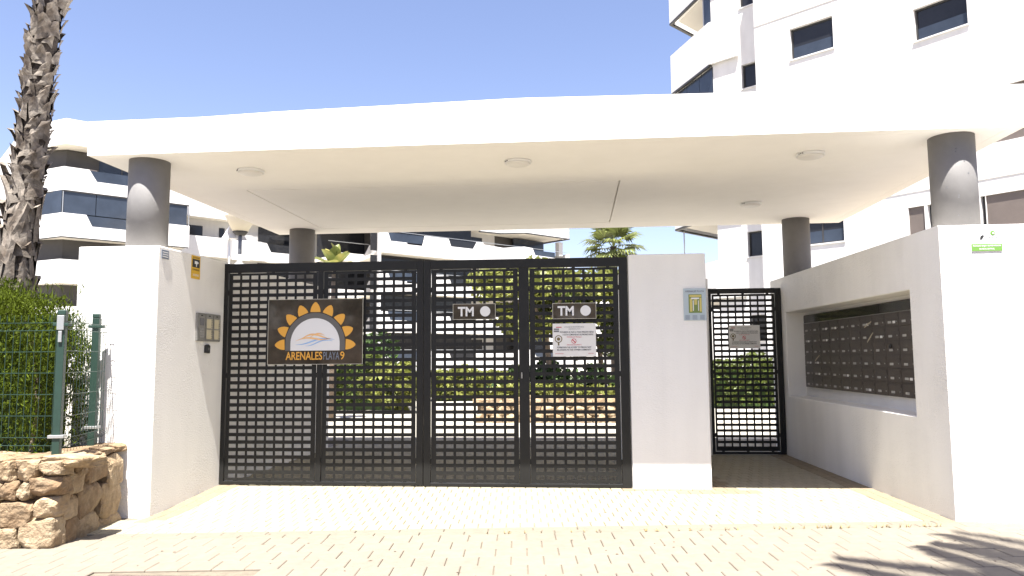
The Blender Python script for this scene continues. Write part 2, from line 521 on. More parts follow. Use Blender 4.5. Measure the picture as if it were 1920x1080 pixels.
def paver_mesh(name, w, d, material, h=0.03, ch=0.006):
    mb = MB()
    a, b = w / 2, d / 2
    mb.v = [(-a, -b, -h), (a, -b, -h), (a, b, -h), (-a, b, -h), (-a, -b, -ch), (a, -b, -ch), (a, b, -ch), (-a, b, -ch),
            (-a + ch, -b + ch, 0), (a - ch, -b + ch, 0), (a - ch, b - ch, 0), (-a + ch, b - ch, 0)]
    mb.f = [(8, 9, 10, 11)]
    for k in range(4):
        j = (k + 1) % 4
        mb.f += [(k, j, 4 + j, 4 + k), (4 + k, 4 + j, 8 + j, 8 + k)]
    return mb

def place_pavers(name, items, meshes, parent, limit=300):
    """items: (x, y, kind, jitter); the nearest `limit` are objects, the rest one joined part"""
    items = sorted(items, key=lambda t: math.hypot(t[0], t[1]) + (0 if abs(t[0] + 0.3) < 0.62 * t[1] + 0.2 else 50))
    cache = {}
    rest = {}
    for k, (x, y, kind) in enumerate(items):
        e = 0.05
        sx = (gz(x + e, y) - gz(x - e, y)) / (2 * e); sy = (gz(x, y + e) - gz(x, y - e)) / (2 * e)
        z = gz(x, y) + random.uniform(-0.0012, 0.0012)
        R = Matrix.Translation((x, y, z)) @ Matrix.Rotation(math.atan(sy), 4, 'X') @ Matrix.Rotation(-math.atan(sx), 4, 'Y') @ Matrix.Rotation(KA + random.uniform(-0.004, 0.004), 4, 'Z')
        mb, mt = meshes[kind]
        if k < limit:
            if kind not in cache: cache[kind] = mb.mesh(name, mt)
            o = bpy.data.objects.new(name, cache[kind]); COL.objects.link(o); o.parent = parent; o.matrix_local = R
        else:
            M = rest.setdefault(mt.name, (MB(), mt))[0]
            i = len(M.v)
            M.v += [tuple(R @ Vector(p)) for p in mb.v]; M.f += [tuple(i + q for q in f) for f in mb.f]
    for M, mt in rest.values():
        o = M.build(name + '_field', mt, parent, fix=False); o['kind'] = 'stuff'

PW, PD, J = 0.13, 0.20, 0.005
items = []
KS = 0.078
KA = math.atan(KS)
def left_x(y): return -4.352 + (y - 7.475) * 0.0277
def right_x(y): return 3.385 - (y - 7.27) * 0.0468
ca, sa = math.cos(KA), math.sin(KA)
for row in range(40):
    t = 0.012 + PD / 2 + row * PD
    for col in range(-4, 72):
        u = col * PW + (row % 2) * PW / 2 - 0.4
        cx, cy = -4.35 + u * ca - t * sa, 6.72 + u * sa + t * ca
        if cy > 14.1: continue
        lo = left_x(cy) - 0.03 if cy > 7.4 else -4.70
        hi = right_x(cy) + 0.03 if cy > 7.27 else 3.52
        ok = lo < cx < hi
        if 0.67 < cx < 1.46 and 8.95 < cy < 11.85: ok = False
        if ok:
            tan = (8.66 < cy < 8.92 and 0.55 < cx < 1.95) or \
                  (1.46 < cx < 1.70 and cy > 8.85)
            items.append((cx, cy, 't' if tan else 'c'))
place_pavers('paver', items, {'c': (paver_mesh('paver', PW - J, PD - J, M_PAVER), M_PAVER),
                              't': (paver_mesh('paver', PW - J, PD - J, M_PAVERT), M_PAVERT)}, drive)
bmesh_ = paver_mesh('border_paver', 0.124, 0.194, M_PAVERT).mesh('border_paver', M_PAVERT)
for side_, fx, slope in ((1, left_x, 0.0277), (-1, right_x, -0.0468)):
    for c_ in range(2):
        yy = 7.30 + c_ * 0.1
        while yy < 11.9 if side_ < 0 else yy < 8.9:
            px_ = fx(yy) + side_ * (0.068 + c_ * 0.13)
            o = bpy.data.objects.new('border_paver', bmesh_); COL.objects.link(o); o.parent = drive
            sy = (gz(px_, yy + .05) - gz(px_, yy - .05)) / .1; sx_ = (gz(px_ + .05, yy) - gz(px_ - .05, yy)) / .1
            o.rotation_euler = (math.atan(sy), -math.atan(sx_), -math.atan(slope)); o.location = (px_, yy, gz(px_, yy) + 0.0045 + random.uniform(0, .001))
            yy += 0.20
# kerb of flush stones between drive and sidewalk: two courses
kst = MB
kmesh = [paver_mesh('kerb_stone', 0.395, 0.115, M_KERB).mesh('kerb_stone', M_KERB)]
for rowi in range(2):
    x = -4.62 + rowi * 0.2
    while x < 3.45:
        cx = x + 0.2; cy = kerb_y(cx) - 0.182 + rowi * 0.121
        o = bpy.data.objects.new('kerb_stone', kmesh[0]); COL.objects.link(o); o.parent = drive
        o.location = (cx, cy, gz(cx, cy) + random.uniform(0, 0.003))
        o.rotation_euler = (0, -math.atan((gz(cx + .1, cy) - gz(cx - .1, cy)) / .2), math.atan(0.078))
        x += 0.40
SWX, SWY = 0.25, 0.25
items = []
for row in range(22):
    t = 0.245 + SWY / 2 + row * SWY
    for col in range(-24, 60):
        u = col * SWX + (row % 2) * SWX / 2
        cx, cy = -4.35 + u * ca + t * sa, 6.72 + u * sa - t * ca
        if not (-9.2 < cx < 9.2) or cy < 2.3: continue
        if cx < -4.6 and cy > 6.12: continue
        if not (-3.56 < cx < -2.40 and 4.6 < cy < 5.56): items.append((cx, cy, 's'))
for cx in np.arange(3.62, 9, 0.25):                     # course along the street wall on the right
    items.append((float(cx), 7.13, 's'))
place_pavers('paving_slab', items, {'s': (paver_mesh('paving_slab', SWX - 0.0045, SWY - 0.0045, M_SLAB), M_SLAB)}, sidewalk)

cov = MB(); cov.box(-3.46, -2.50, 4.72, 5.46, -0.10, gz(-3, 5.4) - 0.004)
cover = thing(cov.build('access_cover', M_COVER, bevel=0.006), 'rusty brown metal access cover set in the sidewalk', 'access cover')
cb = MB()
for i in range(9):
    for j in range(7):
        cb.box(-3.40 + i * 0.1, -3.33 + i * 0.1, 4.78 + j * 0.1, 4.80 + j * 0.1, gz(-3, 5.4) - 0.004, gz(-3, 5.4) - 0.0005)
cb.build('tread_ribs', M_COVER, cover)['kind'] = 'stuff'

# ------------------------------------------------------------------ entrance walls
ZT = 2.705
root = MB()
lw = MB()
lw.prism([(-5.24, 7.475), (-4.352, 7.475), (-4.210, 12.60), (-5.24, 12.60)], -0.35, ZT)
o_lw = thing(lw.build('entrance_wall', M_WALLR, bevel=0.014), 'thick white rendered wall at the left of the gate carrying two grey columns', 'wall')

mp_ = MB(); mp_.box(0.617, 1.512, 8.886, 11.90, -0.3, ZT)
mp_.box(1.512, 2.045, 11.86, 12.10, -0.3, ZT)
o_mp = thing(mp_.build('entrance_pillar', M_WALL, bevel=0.012), 'white rendered pillar between the vehicle gate and the pedestrian gate', 'pillar')

# right wall with the mailbox recess, in wall coordinates s (along), d (into the wall), z
A2 = Vector((3.385, 7.27)); E2 = Vector((-0.04674372, 0.99890691)); N2 = Vector((0.99890691, 0.04674372))
def RW(s, d, z):
    p = A2 + E2 * s + N2 * d
    return (p.x, p.y, z)
rw = MB()
SS = [0.0, 0.62, 4.50, 5.20]; ZZ = [-0.3, 0.895, 2.155, ZT]
for i in range(3):
    for j in range(3):
        if i == 1 and j == 1: continue
        rw.quad(RW(SS[i], 0, ZZ[j]), RW(SS[i + 1], 0, ZZ[j]), RW(SS[i + 1], 0, ZZ[j + 1]), RW(SS[i], 0, ZZ[j + 1]))
D = 0.275
s0, s1, z0, z1 = 0.62, 4.50, 0.895, 2.155
rw.quad(RW(s0, 0, z0), RW(s1, 0, z0), RW(s1, D, z0), RW(s0, D, z0))
rw.quad(RW(s0, 0, z1), RW(s1, 0, z1), RW(s1, D, z1), RW(s0, D, z1))
rw.quad(RW(s0, 0, z0), RW(s0, 0, z1), RW(s0, D, z1), RW(s0, D, z0))
rw.quad(RW(s1, 0, z0), RW(s1, 0, z1), RW(s1, D, z1), RW(s1, D, z0))
rw.quad(RW(s0, D, z0), RW(s1, D, z0), RW(s1, D, z1), RW(s0, D, z1))
a0, b0 = RW(0, 0, 0), RW(5.2, 0, 0)
XO = 4.26
for (p, q) in (((a0[0], a0[1]), (XO, a0[1])), ((XO, a0[1]), (XO, b0[1])), ((XO, b0[1]), (b0[0], b0[1]))):
    rw.quad((p[0], p[1], -0.3), (q[0], q[1], -0.3), (q[0], q[1], ZT), (p[0], p[1], ZT))
rw.quad((a0[0], a0[1], ZT), (XO, a0[1], ZT), (XO, b0[1], ZT), (b0[0], b0[1], ZT))
o_rw = thing(rw.build('entrance_wall', M_WALLR, bevel=0.012), 'white rendered wall at the right with a deep recess for the mailboxes', 'wall')
bw = MB(); bw.box(XO, 14.0, 7.272, 7.55, -0.3, ZT - 0.004)
thing(bw.build('boundary_wall', M_WALL, bevel=0.012), 'white rendered street wall running off to the right of the entrance', 'wall')

# ------------------------------------------------------------------ canopy
CX0, CX1, CY0, CY1, CZ = -5.215, 4.375, 7.507, 12.78, 3.70
canopy = thing(empty('entrance_canopy', (-0.5, 10.1, 0)), 'long white flat roof on four grey columns over the gates', 'canopy')
prof = [(CX0, 4.075), (-3.935, 4.083), (-3.115, 4.112), (-2.081, 4.132), (-0.625, 4.161), (-0.487, 4.162), (1.0, 4.145), (2.771, 4.129), (CX1, 4.120)]
sl = MB()
zb = CZ + 0.032
n = len(prof)
for k in range(n - 1):
    (xa, za), (xb, zc) = prof[k], prof[k + 1]
    sl.quad((xa, CY0, zb), (xb, CY0, zb), (xb, CY0, zc), (xa, CY0, za))
    sl.quad((xa, CY1, zb), (xa, CY1, za), (xb, CY1, zc), (xb, CY1, zb))
    sl.quad((xa, CY0, za), (xb, CY0, zc), (xb, CY1, zc), (xa, CY1, za))
    sl.quad((xa, CY0, zb), (xa, CY1, zb), (xb, CY1, zb), (xb, CY0, zb))
sl.quad((CX0, CY0, zb), (CX0, CY0, prof[0][1]), (CX0, CY1, prof[0][1]), (CX0, CY1, zb))
sl.quad((CX1, CY0, zb), (CX1, CY1, zb), (CX1, CY1, prof[-1][1]), (CX1, CY0, prof[-1][1]))
put(sl.build('slab', M_CANOPY), canopy)
# soffit: rim strip, border and centre panel with open grooves between them
G = 0.010
gx0, gx1, gy0, gy1 = -4.26, 0.566, 9.335, 12.26
rimw = 0.14
def soff(name, boxes):
    b = MB()
    for (xa, xb, ya, yb) in boxes: b.box(xa, xb, ya, yb, CZ, zb - 0.001)
    return put(b.build(name, M_CANOPY, fix=False), canopy)
ri = (CX0 + rimw, CX1 - rimw, CY0 + rimw, CY1 - rimw)
soff('soffit_rim', [(CX0, CX1, CY0, ri[2] - 0.002), (CX0, CX1, ri[3] + 0.002, CY1), (CX0, ri[0] - 0.002, ri[2] - 0.002, ri[3] + 0.002), (ri[1] + 0.002, CX1, ri[2] - 0.002, ri[3] + 0.002)])
soff('soffit_border', [(ri[0] + 0.002, ri[1] - 0.002, ri[2] + 0.002, gy0 - G), (ri[0] + 0.002, ri[1] - 0.002, gy1 + G, ri[3] - 0.002),
                       (ri[0] + 0.002, gx0 - G, gy0 - G, gy1 + G), (gx1 + G, ri[1] - 0.002, gy0 - G, gy1 + G)])
soff('soffit_panel', [(gx0 + G, gx1 - G, gy0 + G, gy1 - G)])
for (x, y_) in ((-4.700, 7.835), (3.823, 7.835), (-4.640, 12.36), (3.56, 12.38)):
    c = MB(); c.lathe([(0.212, ZT - 0.02), (0.212, CZ + 0.002)], (x, y_, 0), 48)
    co = c.build('column', M_COLUMN, None, fix=True)
    for p in co.data.polygons: p.use_smooth = abs(p.normal.z) < 0.5
    put(co, canopy)
    if y_ < 8:
        h = MB()
        for k in range(14 if x > 0 else 3):
            t = math.radians(-90 + random.uniform(-45, 40)); zz = random.uniform(2.8, 3.55); rr = random.uniform(0.004, 0.009)
            cx, cy = x + 0.213 * math.cos(t), y_ + 0.213 * math.sin(t)
            tx, ty = -math.sin(t), math.cos(t)
            h.v += [(cx + tx * rr * math.cos(q) * random.uniform(.7, 1.3), cy + ty * rr * math.cos(q), zz + rr * math.sin(q) * random.uniform(.7, 1.3)) for q in np.linspace(0, 2 * math.pi, 7)[:-1]]
            i = len(h.v) - 6; h.f.append(tuple(range(i, i + 6)))
        put(h.build('chip_marks', M_INKG, None), canopy)['kind'] = 'stuff'

LIGHT_LABELS = ['round white ceiling light near the left front column', 'round white ceiling light in the middle of the canopy front',
                'round white ceiling light near the right front column', 'round white ceiling light towards the back over the pedestrian passage']
for (x, y_), lb in zip(((-3.75, 8.31), (-0.626, 8.255), (2.575, 8.30), (2.535, 10.96)), LIGHT_LABELS):
    e = thing(empty('ceiling_light', (x, y_, CZ)), lb, 'ceiling light', 'round ceiling lights under the canopy')
    b = MB(); b.lathe([(0.150, 0.0), (0.150, -0.028), (0.140, -0.032), (0.140, -0.0275), (0.135, -0.027)], (0, 0, 0), 40)
    b.build('rim', M_WHITE, e, smooth=True)
    b = MB(); b.lathe([(0.1385, -0.026), (0.132, -0.042), (0.10, -0.052), (0.05, -0.056), (0.004, -0.057)], (0, 0, 0), 40)
    b.build('diffuser', M_LAMP, e, smooth=True)
    b = MB()
    for k in range(3):
        t = math.radians(205 + k * 9); b.box(0.152 * math.cos(t) - .005, 0.152 * math.cos(t) + .005, 0.152 * math.sin(t) - .004, 0.152 * math.sin(t) + .004, -0.024, -0.014)
    b.build('vent_slots', M_INK, e)['kind'] = 'stuff'

# ------------------------------------------------------------------ gates
GY = 8.886
def perforated(hx0, ncol, pitch, hw, ztop, nrow, zp, hh, sx0, sx1, sz0, sz1, yf, thick=0.004):
    xs = [sx0]
    for k in range(ncol): xs += [hx0 + k * pitch, hx0 + k * pitch + hw]
    xs.append(sx1)
    zs = [sz0]
    for k in range(nrow):
        zt_ = ztop - (nrow - 1 - k) * zp
        zs += [zt_ - hh, zt_]
    zs.append(sz1)
    return grid_sheet(MB(), xs, zs, lambda i, j: not (i % 2 == 1 and j % 2 == 1), yf, yf + thick)

def leaf(root, bl, br, zb_, zt_, hx0, ncol, pitch, nrow=28, ztop=2.533, zp=0.0887, y=GY):
    g_ = 0.010
    sh = put(perforated(hx0, ncol, pitch, 0.088, ztop - 0.001, nrow, zp, 0.0465, bl + g_, br - g_, zb_ + g_, zt_ - g_, y + 0.012).build('perforated_panel', M_BLACK, None, fix=False), root)
    tb = MB()
    for zz in (zb_ + 0.25, (zb_ + zt_) / 2, zt_ - 0.25):
        tb.box(bl, bl + g_ + 0.002, y + 0.010, y + 0.022, zz - 0.03, zz + 0.03); tb.box(br - g_ - 0.002, br, y + 0.010, y + 0.022, zz - 0.03, zz + 0.03)
    for fx in (0.12, 0.5, 0.88):
        xx = bl + (br - bl) * fx
        tb.box(xx - 0.02, xx + 0.02, y + 0.010, y + 0.022, zb_, zb_ + g_ + 0.002); tb.box(xx - 0.02, xx + 0.02, y + 0.010, y + 0.022, zt_ - g_ - 0.002, zt_)
    put(tb.build('fixing_tabs', M_BLACK, None, fix=False), root)['kind'] = 'stuff'

def bar(root, name, x0, x1, z0, z1, y0=GY, y1=GY + 0.05):
    return put(MB().box(x0, x1, y0, y1, z0, z1).build(name, M_BLACK, None, bevel=0.003), root)

ga = thing(empty('swing_gate', (-4.317, GY, 0)), 'left half of the black perforated vehicle gate, with the big sun sign', 'gate', 'black vehicle gate leaves')
bar(ga, 'stile', -4.317, -4.262, 0.012, 2.681)
bar(ga, 'stile', -1.907, -1.826, 0.012, 2.681)
bar(ga, 'mid_stile', -3.128, -3.064, 0.0505, 2.5695)
bar(ga, 'top_rail', -4.2615, -1.9075, 2.570, 2.679, GY + 0.001)
bar(ga, 'bottom_rail', -4.2615, -1.9075, 0.014, 0.050, GY + 0.001)
leaf(ga, -4.262, -3.128, 0.050, 2.570, -4.207, 9, 0.1157)
leaf(ga, -3.064, -1.907, 0.050, 2.570, -3.003, 9, 0.1181)
gb = thing(empty('swing_gate', (0.608, GY, 0)), 'right half of the black perforated vehicle gate, with two small plates', 'gate', 'black vehicle gate leaves')
bar(gb, 'stile', -1.819, -1.739, 0.006, 2.680)
bar(gb, 'stile', 0.506, 0.608, 0.000, 2.676)
bar(gb, 'mid_stile', -0.679, -0.559, 0.0445, 2.5695)
bar(gb, 'top_rail', -1.7385, 0.5055, 2.570, 2.678, GY + 0.001)
bar(gb, 'bottom_rail', -1.7385, 0.5055, 0.010, 0.044, GY + 0.001)
leaf(gb, -1.739, -0.679, 0.044, 2.570, -1.670, 8, 0.1193)
leaf(gb, -0.559, 0.506, 0.044, 2.570, -0.488, 8, 0.1193)
lk = MB(); lk.box(-0.655, -0.64, GY - 0.02, GY, 1.26, 1.33)
put(lk.build('lock_plate', M_STEEL, None), gb)

DY = 11.93
gc = thing(empty('pedestrian_gate', (2.05, DY, 0)), 'narrow black perforated pedestrian gate at the back of the shaded passage', 'gate')
bar(gc, 'stile', 2.047, 2.101, 0.008, 2.556, DY, DY + 0.05)
bar(gc, 'stile', 3.075, 3.160, 0.008, 2.552, DY, DY + 0.05)
bar(gc, 'top_rail', 2.1015, 3.0745, 2.474, 2.554, DY + 0.001, DY + 0.05)
bar(gc, 'bottom_rail', 2.1015, 3.0745, 0.010, 0.047, DY + 0.001, DY + 0.05)
leaf(gc, 2.101, 3.075, 0.047, 2.474, 2.141, 8, 0.1138, nrow=27, ztop=2.431, zp=0.0868, y=DY)

# ------------------------------------------------------------------ signs on the gates
SY = 8.852
def plate(name, x0, x1, z0, z1, y0, y1, material, edge=None):
    root = empty(name, ((x0 + x1) / 2, y1, z0))
    p = put(MB().box(x0, x1, y0, y1, z0, z1).build('board', material, None, bevel=0.0015), root)
    if edge:
        e = MB(); w = 0.006
        for (a, b, c, d) in ((x0 - w, x1 + w, z0 - w, z0), (x0 - w, x1 + w, z1, z1 + w), (x0 - w, x0, z0, z1), (x1, x1 + w, z0, z1)):
            e.box(a, b, y0 - 0.001, y1 + 0.001, c, d)
        put(e.build('edge_trim', edge, None, fix=False), root)
    return root

def flat(name, poly, y, material, root, t=0.002):
    return put(MB().prism(poly, y - t, y, axis='y').build(name, material, None), root)

sg = thing(plate('estate_sign', -3.725, -2.560, 1.445, 2.223, SY, SY + 0.008, M_SMOKED, M_EDGE),
           'large smoked acrylic sign with orange half sun on the gate', 'sign')
cx, cz, r = -3.141, 1.692, 0.304
def arc(cx, cz, r, a0, a1, n): return [(cx + r * math.cos(math.radians(a0 + (a1 - a0) * k / n)), cz + r * math.sin(math.radians(a0 + (a1 - a0) * k / n))) for k in range(n + 1)]
flat('ring', arc(cx, cz, 0.368, 0, 180, 40) + [(cx - 0.368, 1.606), (cx - r - 0.002, 1.606)] + arc(cx, cz, r + 0.002, 180, 0, 40) + [(cx + r + 0.002, 1.606), (cx + 0.368, 1.606)], SY - 0.0005, M_GREYP, sg)
flat('white_disc', arc(cx, cz, r, 0, 180, 40) + [(cx - r, 1.606), (cx + r, 1.606)], SY - 0.0005, M_WHITE, sg)
for k in range(-4, 5):
    t = math.radians(90 + k * 23.0)
    rad = (math.cos(t), math.sin(t)); tan_ = (-math.sin(t), math.cos(t))
    pr = []
    for (a, b) in ((0.378, -0.062), (0.40, -0.062), (0.435, -0.053), (0.47, -0.035), (0.493, -0.014), (0.499, 0.0), (0.493, 0.014), (0.47, 0.035), (0.435, 0.053), (0.40, 0.062), (0.378, 0.062)):
        pr.append((cx + rad[0] * a + tan_[0] * b, cz + rad[1] * a + tan_[1] * b))
    flat('sun_petal', pr, SY - 0.0005, M_ORANGE, sg)
def ribbon(name, pts, w, material, y=SY - 0.0028):
    top = [(x, z + w * math.sin(math.pi * k / (len(pts) - 1)) + 0.001) for k, (x, z) in enumerate(pts)]
    bot = [(x, z - w * math.sin(math.pi * k / (len(pts) - 1)) - 0.001) for k, (x, z) in enumerate(pts)]
    return flat(name, top + bot[::-1], y, material, sg, 0.0012)
def curve_pts(f, x0, x1, n=24): return [(x0 + (x1 - x0) * k / n, f(k / n)) for k in range(n + 1)]
ribbon('dune_line', curve_pts(lambda t: 1.735 + 0.075 * math.sin(math.pi * min(1, t * 1.05)) ** 2 + 0.012 * math.sin(9 * t), cx - 0.20, cx + 0.20), 0.010, M_DUNE)
ribbon('dune_line', curve_pts(lambda t: 1.722 + 0.045 * t + 0.022 * math.sin(5.5 * t), cx - 0.24, cx + 0.19), 0.009, M_DUNE, SY - 0.0034)
ribbon('dune_line', curve_pts(lambda t: 1.76 + 0.05 * math.sin(2.6 * t), cx - 0.07, cx + 0.12), 0.007, M_DUNE, SY - 0.0040)
ribbon('wave_line', curve_pts(lambda t: 1.695 + 0.045 * t + 0.022 * math.sin(5.5 * t - 2.2), cx - 0.24, cx + 0.24), 0.008, M_BLUEP)
ribbon('wave_line', curve_pts(lambda t: 1.678 + 0.045 * t + 0.020 * math.sin(5.5 * t - 2.2), cx - 0.12, cx + 0.22), 0.006, M_BLUEP, SY - 0.0034)
lettering('ARENALES', -3.502, 1.497, SY - 0.001, 0.452, 0.094, M_ORANGE, sg, bold=0.014)
lettering('PLAYA', -3.035, 1.497, SY - 0.001, 0.195, 0.094, M_BLUEGREY, sg)
lettering('9', -2.828, 1.499, SY - 0.001, 0.052, 0.094, M_ORANGE, sg, bold=0.010)

def tm_plate(x0, z0, label):
    r_ = thing(plate('logo_plate', x0, x0 + 0.500, z0, z0 + 0.176, SY, SY + 0.008, M_SMOKED, M_EDGE), label, 'sign', 'small smoked plates on the gate')
    lettering('TM', x0 + 0.055, z0 + 0.038, SY - 0.001, 0.19, 0.106, M_WHITE, r_, bold=0.03)
    flat('disc', arc(x0 + 0.382, z0 + 0.090, 0.061, 0, 360, 32)[:-1], SY - 0.0005, M_WHITE, r_)
tm_plate(-1.457, 1.963, 'smoked acrylic TM plate with white disc, nearer the big sun sign')
tm_plate(-0.272, 1.957, 'smoked acrylic TM plate with white disc, above the white notice')

def notice(x0, z0, w, h, y, label, dim=False):
    r_ = thing(plate('notice_board', x0, x0 + w, z0, z0 + h, y, y + 0.006, M_BOARD), label, 'sign', 'white access notices on the gates')
    yy = y - 0.0005
    k = w / 0.505
    c = x0 + w / 2
    def T(b, fx, fz, ww, hh, m_, bold=0.0): lettering(b, x0 + fx * w, z0 + fz * h, yy, ww * w, hh * h, m_, r_, bold=bold)
    T('COMUNIDAD DE PROPIETARIOS', 0.27, 0.875, 0.46, 0.034, M_INKG)
    T('ARENALES PLAYA 9', 0.37, 0.815, 0.27, 0.034, M_INKG)
    T('PROHIBIDO EL PASO A TODA PERSONA AJENA', 0.17, 0.715, 0.78, 0.046, M_INK, 0.012)
    T('A ESTA COMUNIDAD DE PROPIETARIOS', 0.23, 0.637, 0.71, 0.046, M_INK, 0.012)
    T('PROPIEDAD PRIVADA', 0.33, 0.570, 0.34, 0.034, M_RED)
    T('PRIVATE PROPERTY', 0.33, 0.335, 0.34, 0.034, M_RED)
    T('FORBIDDEN THE ACCESS TO PERSON NOT', 0.10, 0.253, 0.79, 0.046, M_INK, 0.012)
    T('BELONGING TO THIS OWNERS COMMUNITY', 0.10, 0.178, 0.79, 0.046, M_INK, 0.012)
    T('arenalesplaya', 0.05, 0.08, 0.2, 0.025, M_RED)
    T('administrador', 0.82, 0.08, 0.13, 0.025, M_RED)
    # no-entry ring
    cx_, cz_ = x0 + 0.49 * w, z0 + 0.465 * h
    ro, ri_ = 0.058 * w, 0.045 * w
    b = MB(); N = 28
    for q in range(N):
        a, e = 2 * math.pi * q / N, 2 * math.pi * (q + 1) / N
        b.quad((cx_ + ro * math.cos(a), yy, cz_ + ro * math.sin(a)), (cx_ + ro * math.cos(e), yy, cz_ + ro * math.sin(e)),
               (cx_ + ri_ * math.cos(e), yy, cz_ + ri_ * math.sin(e)), (cx_ + ri_ * math.cos(a), yy, cz_ + ri_ * math.sin(a)))
    d_ = ri_ * 0.76; w_ = 0.008 * w
    b.quad((cx_ - d_ - w_, yy - .0004, cz_ + d_ - w_), (cx_ - d_ + w_, yy - .0004, cz_ + d_ + w_), (cx_ + d_ + w_, yy - .0004, cz_ - d_ + w_), (cx_ + d_ - w_, yy - .0004, cz_ - d_ - w_))
    put(b.build('no_entry_ring', M_RED, None, fix=False), r_)
    # round badge
    bx, bz = x0 + 0.135 * w, z0 + 0.53 * h
    b = MB()
    for (R1, R0) in ((0.088, 0.066), (0.040, 0.0)):
        for q in range(N):
            a, e = 2 * math.pi * q / N, 2 * math.pi * (q + 1) / N
            b.quad((bx + R1 * w * math.cos(a), yy, bz + R1 * w * math.sin(a)), (bx + R1 * w * math.cos(e), yy, bz + R1 * w * math.sin(e)),
                   (bx + R0 * w * math.cos(e), yy, bz + R0 * w * math.sin(e)), (bx + R0 * w * math.cos(a), yy, bz + R0 * w * math.sin(a)))
    b.quad((bx - .018 * w, yy, bz - .15 * w), (bx + .018 * w, yy, bz - .15 * w), (bx + .018 * w, yy, bz - .085 * w), (bx - .018 * w, yy, bz - .085 * w))
    put(b.build('round_badge', M_OLIVE, None, fix=False), r_)
    b = MB(); b.quad((x0 + .025 * w, yy, z0 + .74 * h), (x0 + .15 * w, yy, z0 + .74 * h), (x0 + .15 * w, yy, z0 + .79 * h), (x0 + .025 * w, yy, z0 + .79 * h))
    b.quad((x0 + .025 * w, yy, z0 + .805 * h), (x0 + .15 * w, yy, z0 + .805 * h), (x0 + .15 * w, yy, z0 + .85 * h), (x0 + .025 * w, yy, z0 + .85 * h))
    put(b.build('dark_block', M_INKG, None, fix=False), r_)
    b = MB(); b.quad((x0 + .08 * w, yy, z0 + .875 * h), (x0 + .21 * w, yy, z0 + .875 * h), (x0 + .21 * w, yy, z0 + .90 * h), (x0 + .08 * w, yy, z0 + .90 * h))
    put(b.build('red_line', M_RED, None, fix=False), r_)
    return r_
notice(-0.279, 1.512, 0.505, 0.386, SY, 'white access notice on the vehicle gate below a TM plate')
notice(2.348, 1.620, 0.470, 0.358, DY - 0.03, 'white access notice on the pedestrian gate')

# estate map on the pillar
mpb = thing(plate('estate_map', 1.247, 1.506, 1.917, 2.290, 8.872, 8.8845, M_MAPBG), 'pale blue estate map board at the pillar edge', 'sign')
yy = 8.8715
lettering('ARENALES PLAYA', 1.268, 2.247, yy, 0.215, 0.020, M_INKG, mpb, bold=0.012)
def mrect(name, rects, m_, dy=0.0):
    b = MB()
    for (a, c, d, e) in rects: b.box(a, c, yy - 0.0012 - dy, yy - dy, d, e)
    put(b.build(name, m_, None, fix=False), mpb)
mrect('map_ground', [(1.305, 1.455, 2.005, 2.222)], M_MAPG)
mrect('map_block', [(1.315, 1.45, 2.19, 2.215), (1.318, 1.345, 2.02, 2.175), (1.43, 1.452, 2.02, 2.18), (1.37, 1.40, 2.10, 2.17)], M_MAPY, 0.0013)
mrect('map_block', [(1.335, 1.425, 2.165, 2.183), (1.352, 1.362, 2.03, 2.15), (1.412, 1.42, 2.03, 2.15)], M_WHITE, 0.0026)
mrect('map_text', [(1.262, 1.315, 1.93 + k * 0.011, 1.934 + k * 0.011) for k in range(5)] + [(1.345, 1.40, 1.93 + k * 0.011, 1.934 + k * 0.011) for k in range(5)] +
      [(1.43, 1.485, 1.93 + k * 0.011, 1.934 + k * 0.011) for k in range(5)], M_BLUEGREY)

# ------------------------------------------------------------------ things on the left wall (face runs in depth)
def LWT(a, b, z):
    """a: depth along the wall, b: distance out of the wall"""
    return (-4.352 + (a - 7.475) * 0.0277 + b, a, z)
def lbox(mb, a0, a1, z0, z1, b0, b1): return mb.box(a0, a1, b0, b1, z0, z1, T=lambda a, b, z: LWT(a, b, z))
def LT(x, y_, z): return LWT(x, -y_, z)      # for lettering: x -> depth, reading left to right into the depth

def wthing(name, a, z, label, cat):
    return thing(empty(name, LWT(a, 0, z)), label, cat)
cs = wthing('camera_sign', 8.2, 2.42, 'yellow and black camera warning sign on the left wall', 'sign')
put(lbox(MB(), 8.115, 8.300, 2.425, 2.690, 0.001, 0.006).build('board', M_YELLOW, None), cs)
put(lbox(MB(), 8.130, 8.285, 2.555, 2.650, 0.0062, 0.0075).build('black_field', M_INK, None), cs)
cm = MB()
lbox(cm, 8.175, 8.235, 2.595, 2.628, 0.0077, 0.009); lbox(cm, 8.205, 8.222, 2.565, 2.595, 0.0077, 0.009); lbox(cm, 8.235, 8.255, 2.603, 2.620, 0.0077, 0.009)
put(cm.build('camera_symbol', M_WHITE, None), cs)
lettering('CAMARAS', 8.135, 2.520, -0.0062, 0.145, 0.018, M_INK, cs, T=LT)
lettering('VIGILANCIA', 8.135, 2.660, -0.0062, 0.145, 0.016, M_INK, cs, T=LT)
lettering('24 HORAS', 8.145, 2.455, -0.0062, 0.125, 0.026, M_WHITE, cs, T=LT)
ps = wthing('number_plate', 7.58, 2.57, 'small grey plate at the top corner of the left wall', 'sign')
put(lbox(MB(), 7.525, 7.655, 2.575, 2.668, 0.001, 0.006).build('board', M_BLUEGREY, None), ps)
b = MB()
for k in range(3): lbox(b, 7.540, 7.640, 2.592 + k * 0.024, 2.602 + k * 0.024, 0.0062, 0.007)
put(b.build('text_lines', M_WHITE, None), ps)
ic = wthing('intercom_panel', 8.5, 1.718, 'steel intercom panel with rows of name strips on the left wall', 'intercom')
put(lbox(MB(), 8.245, 8.775, 1.718, 2.042, 0.001, 0.022).build('housing', M_STEEL, None, bevel=0.004), ic)
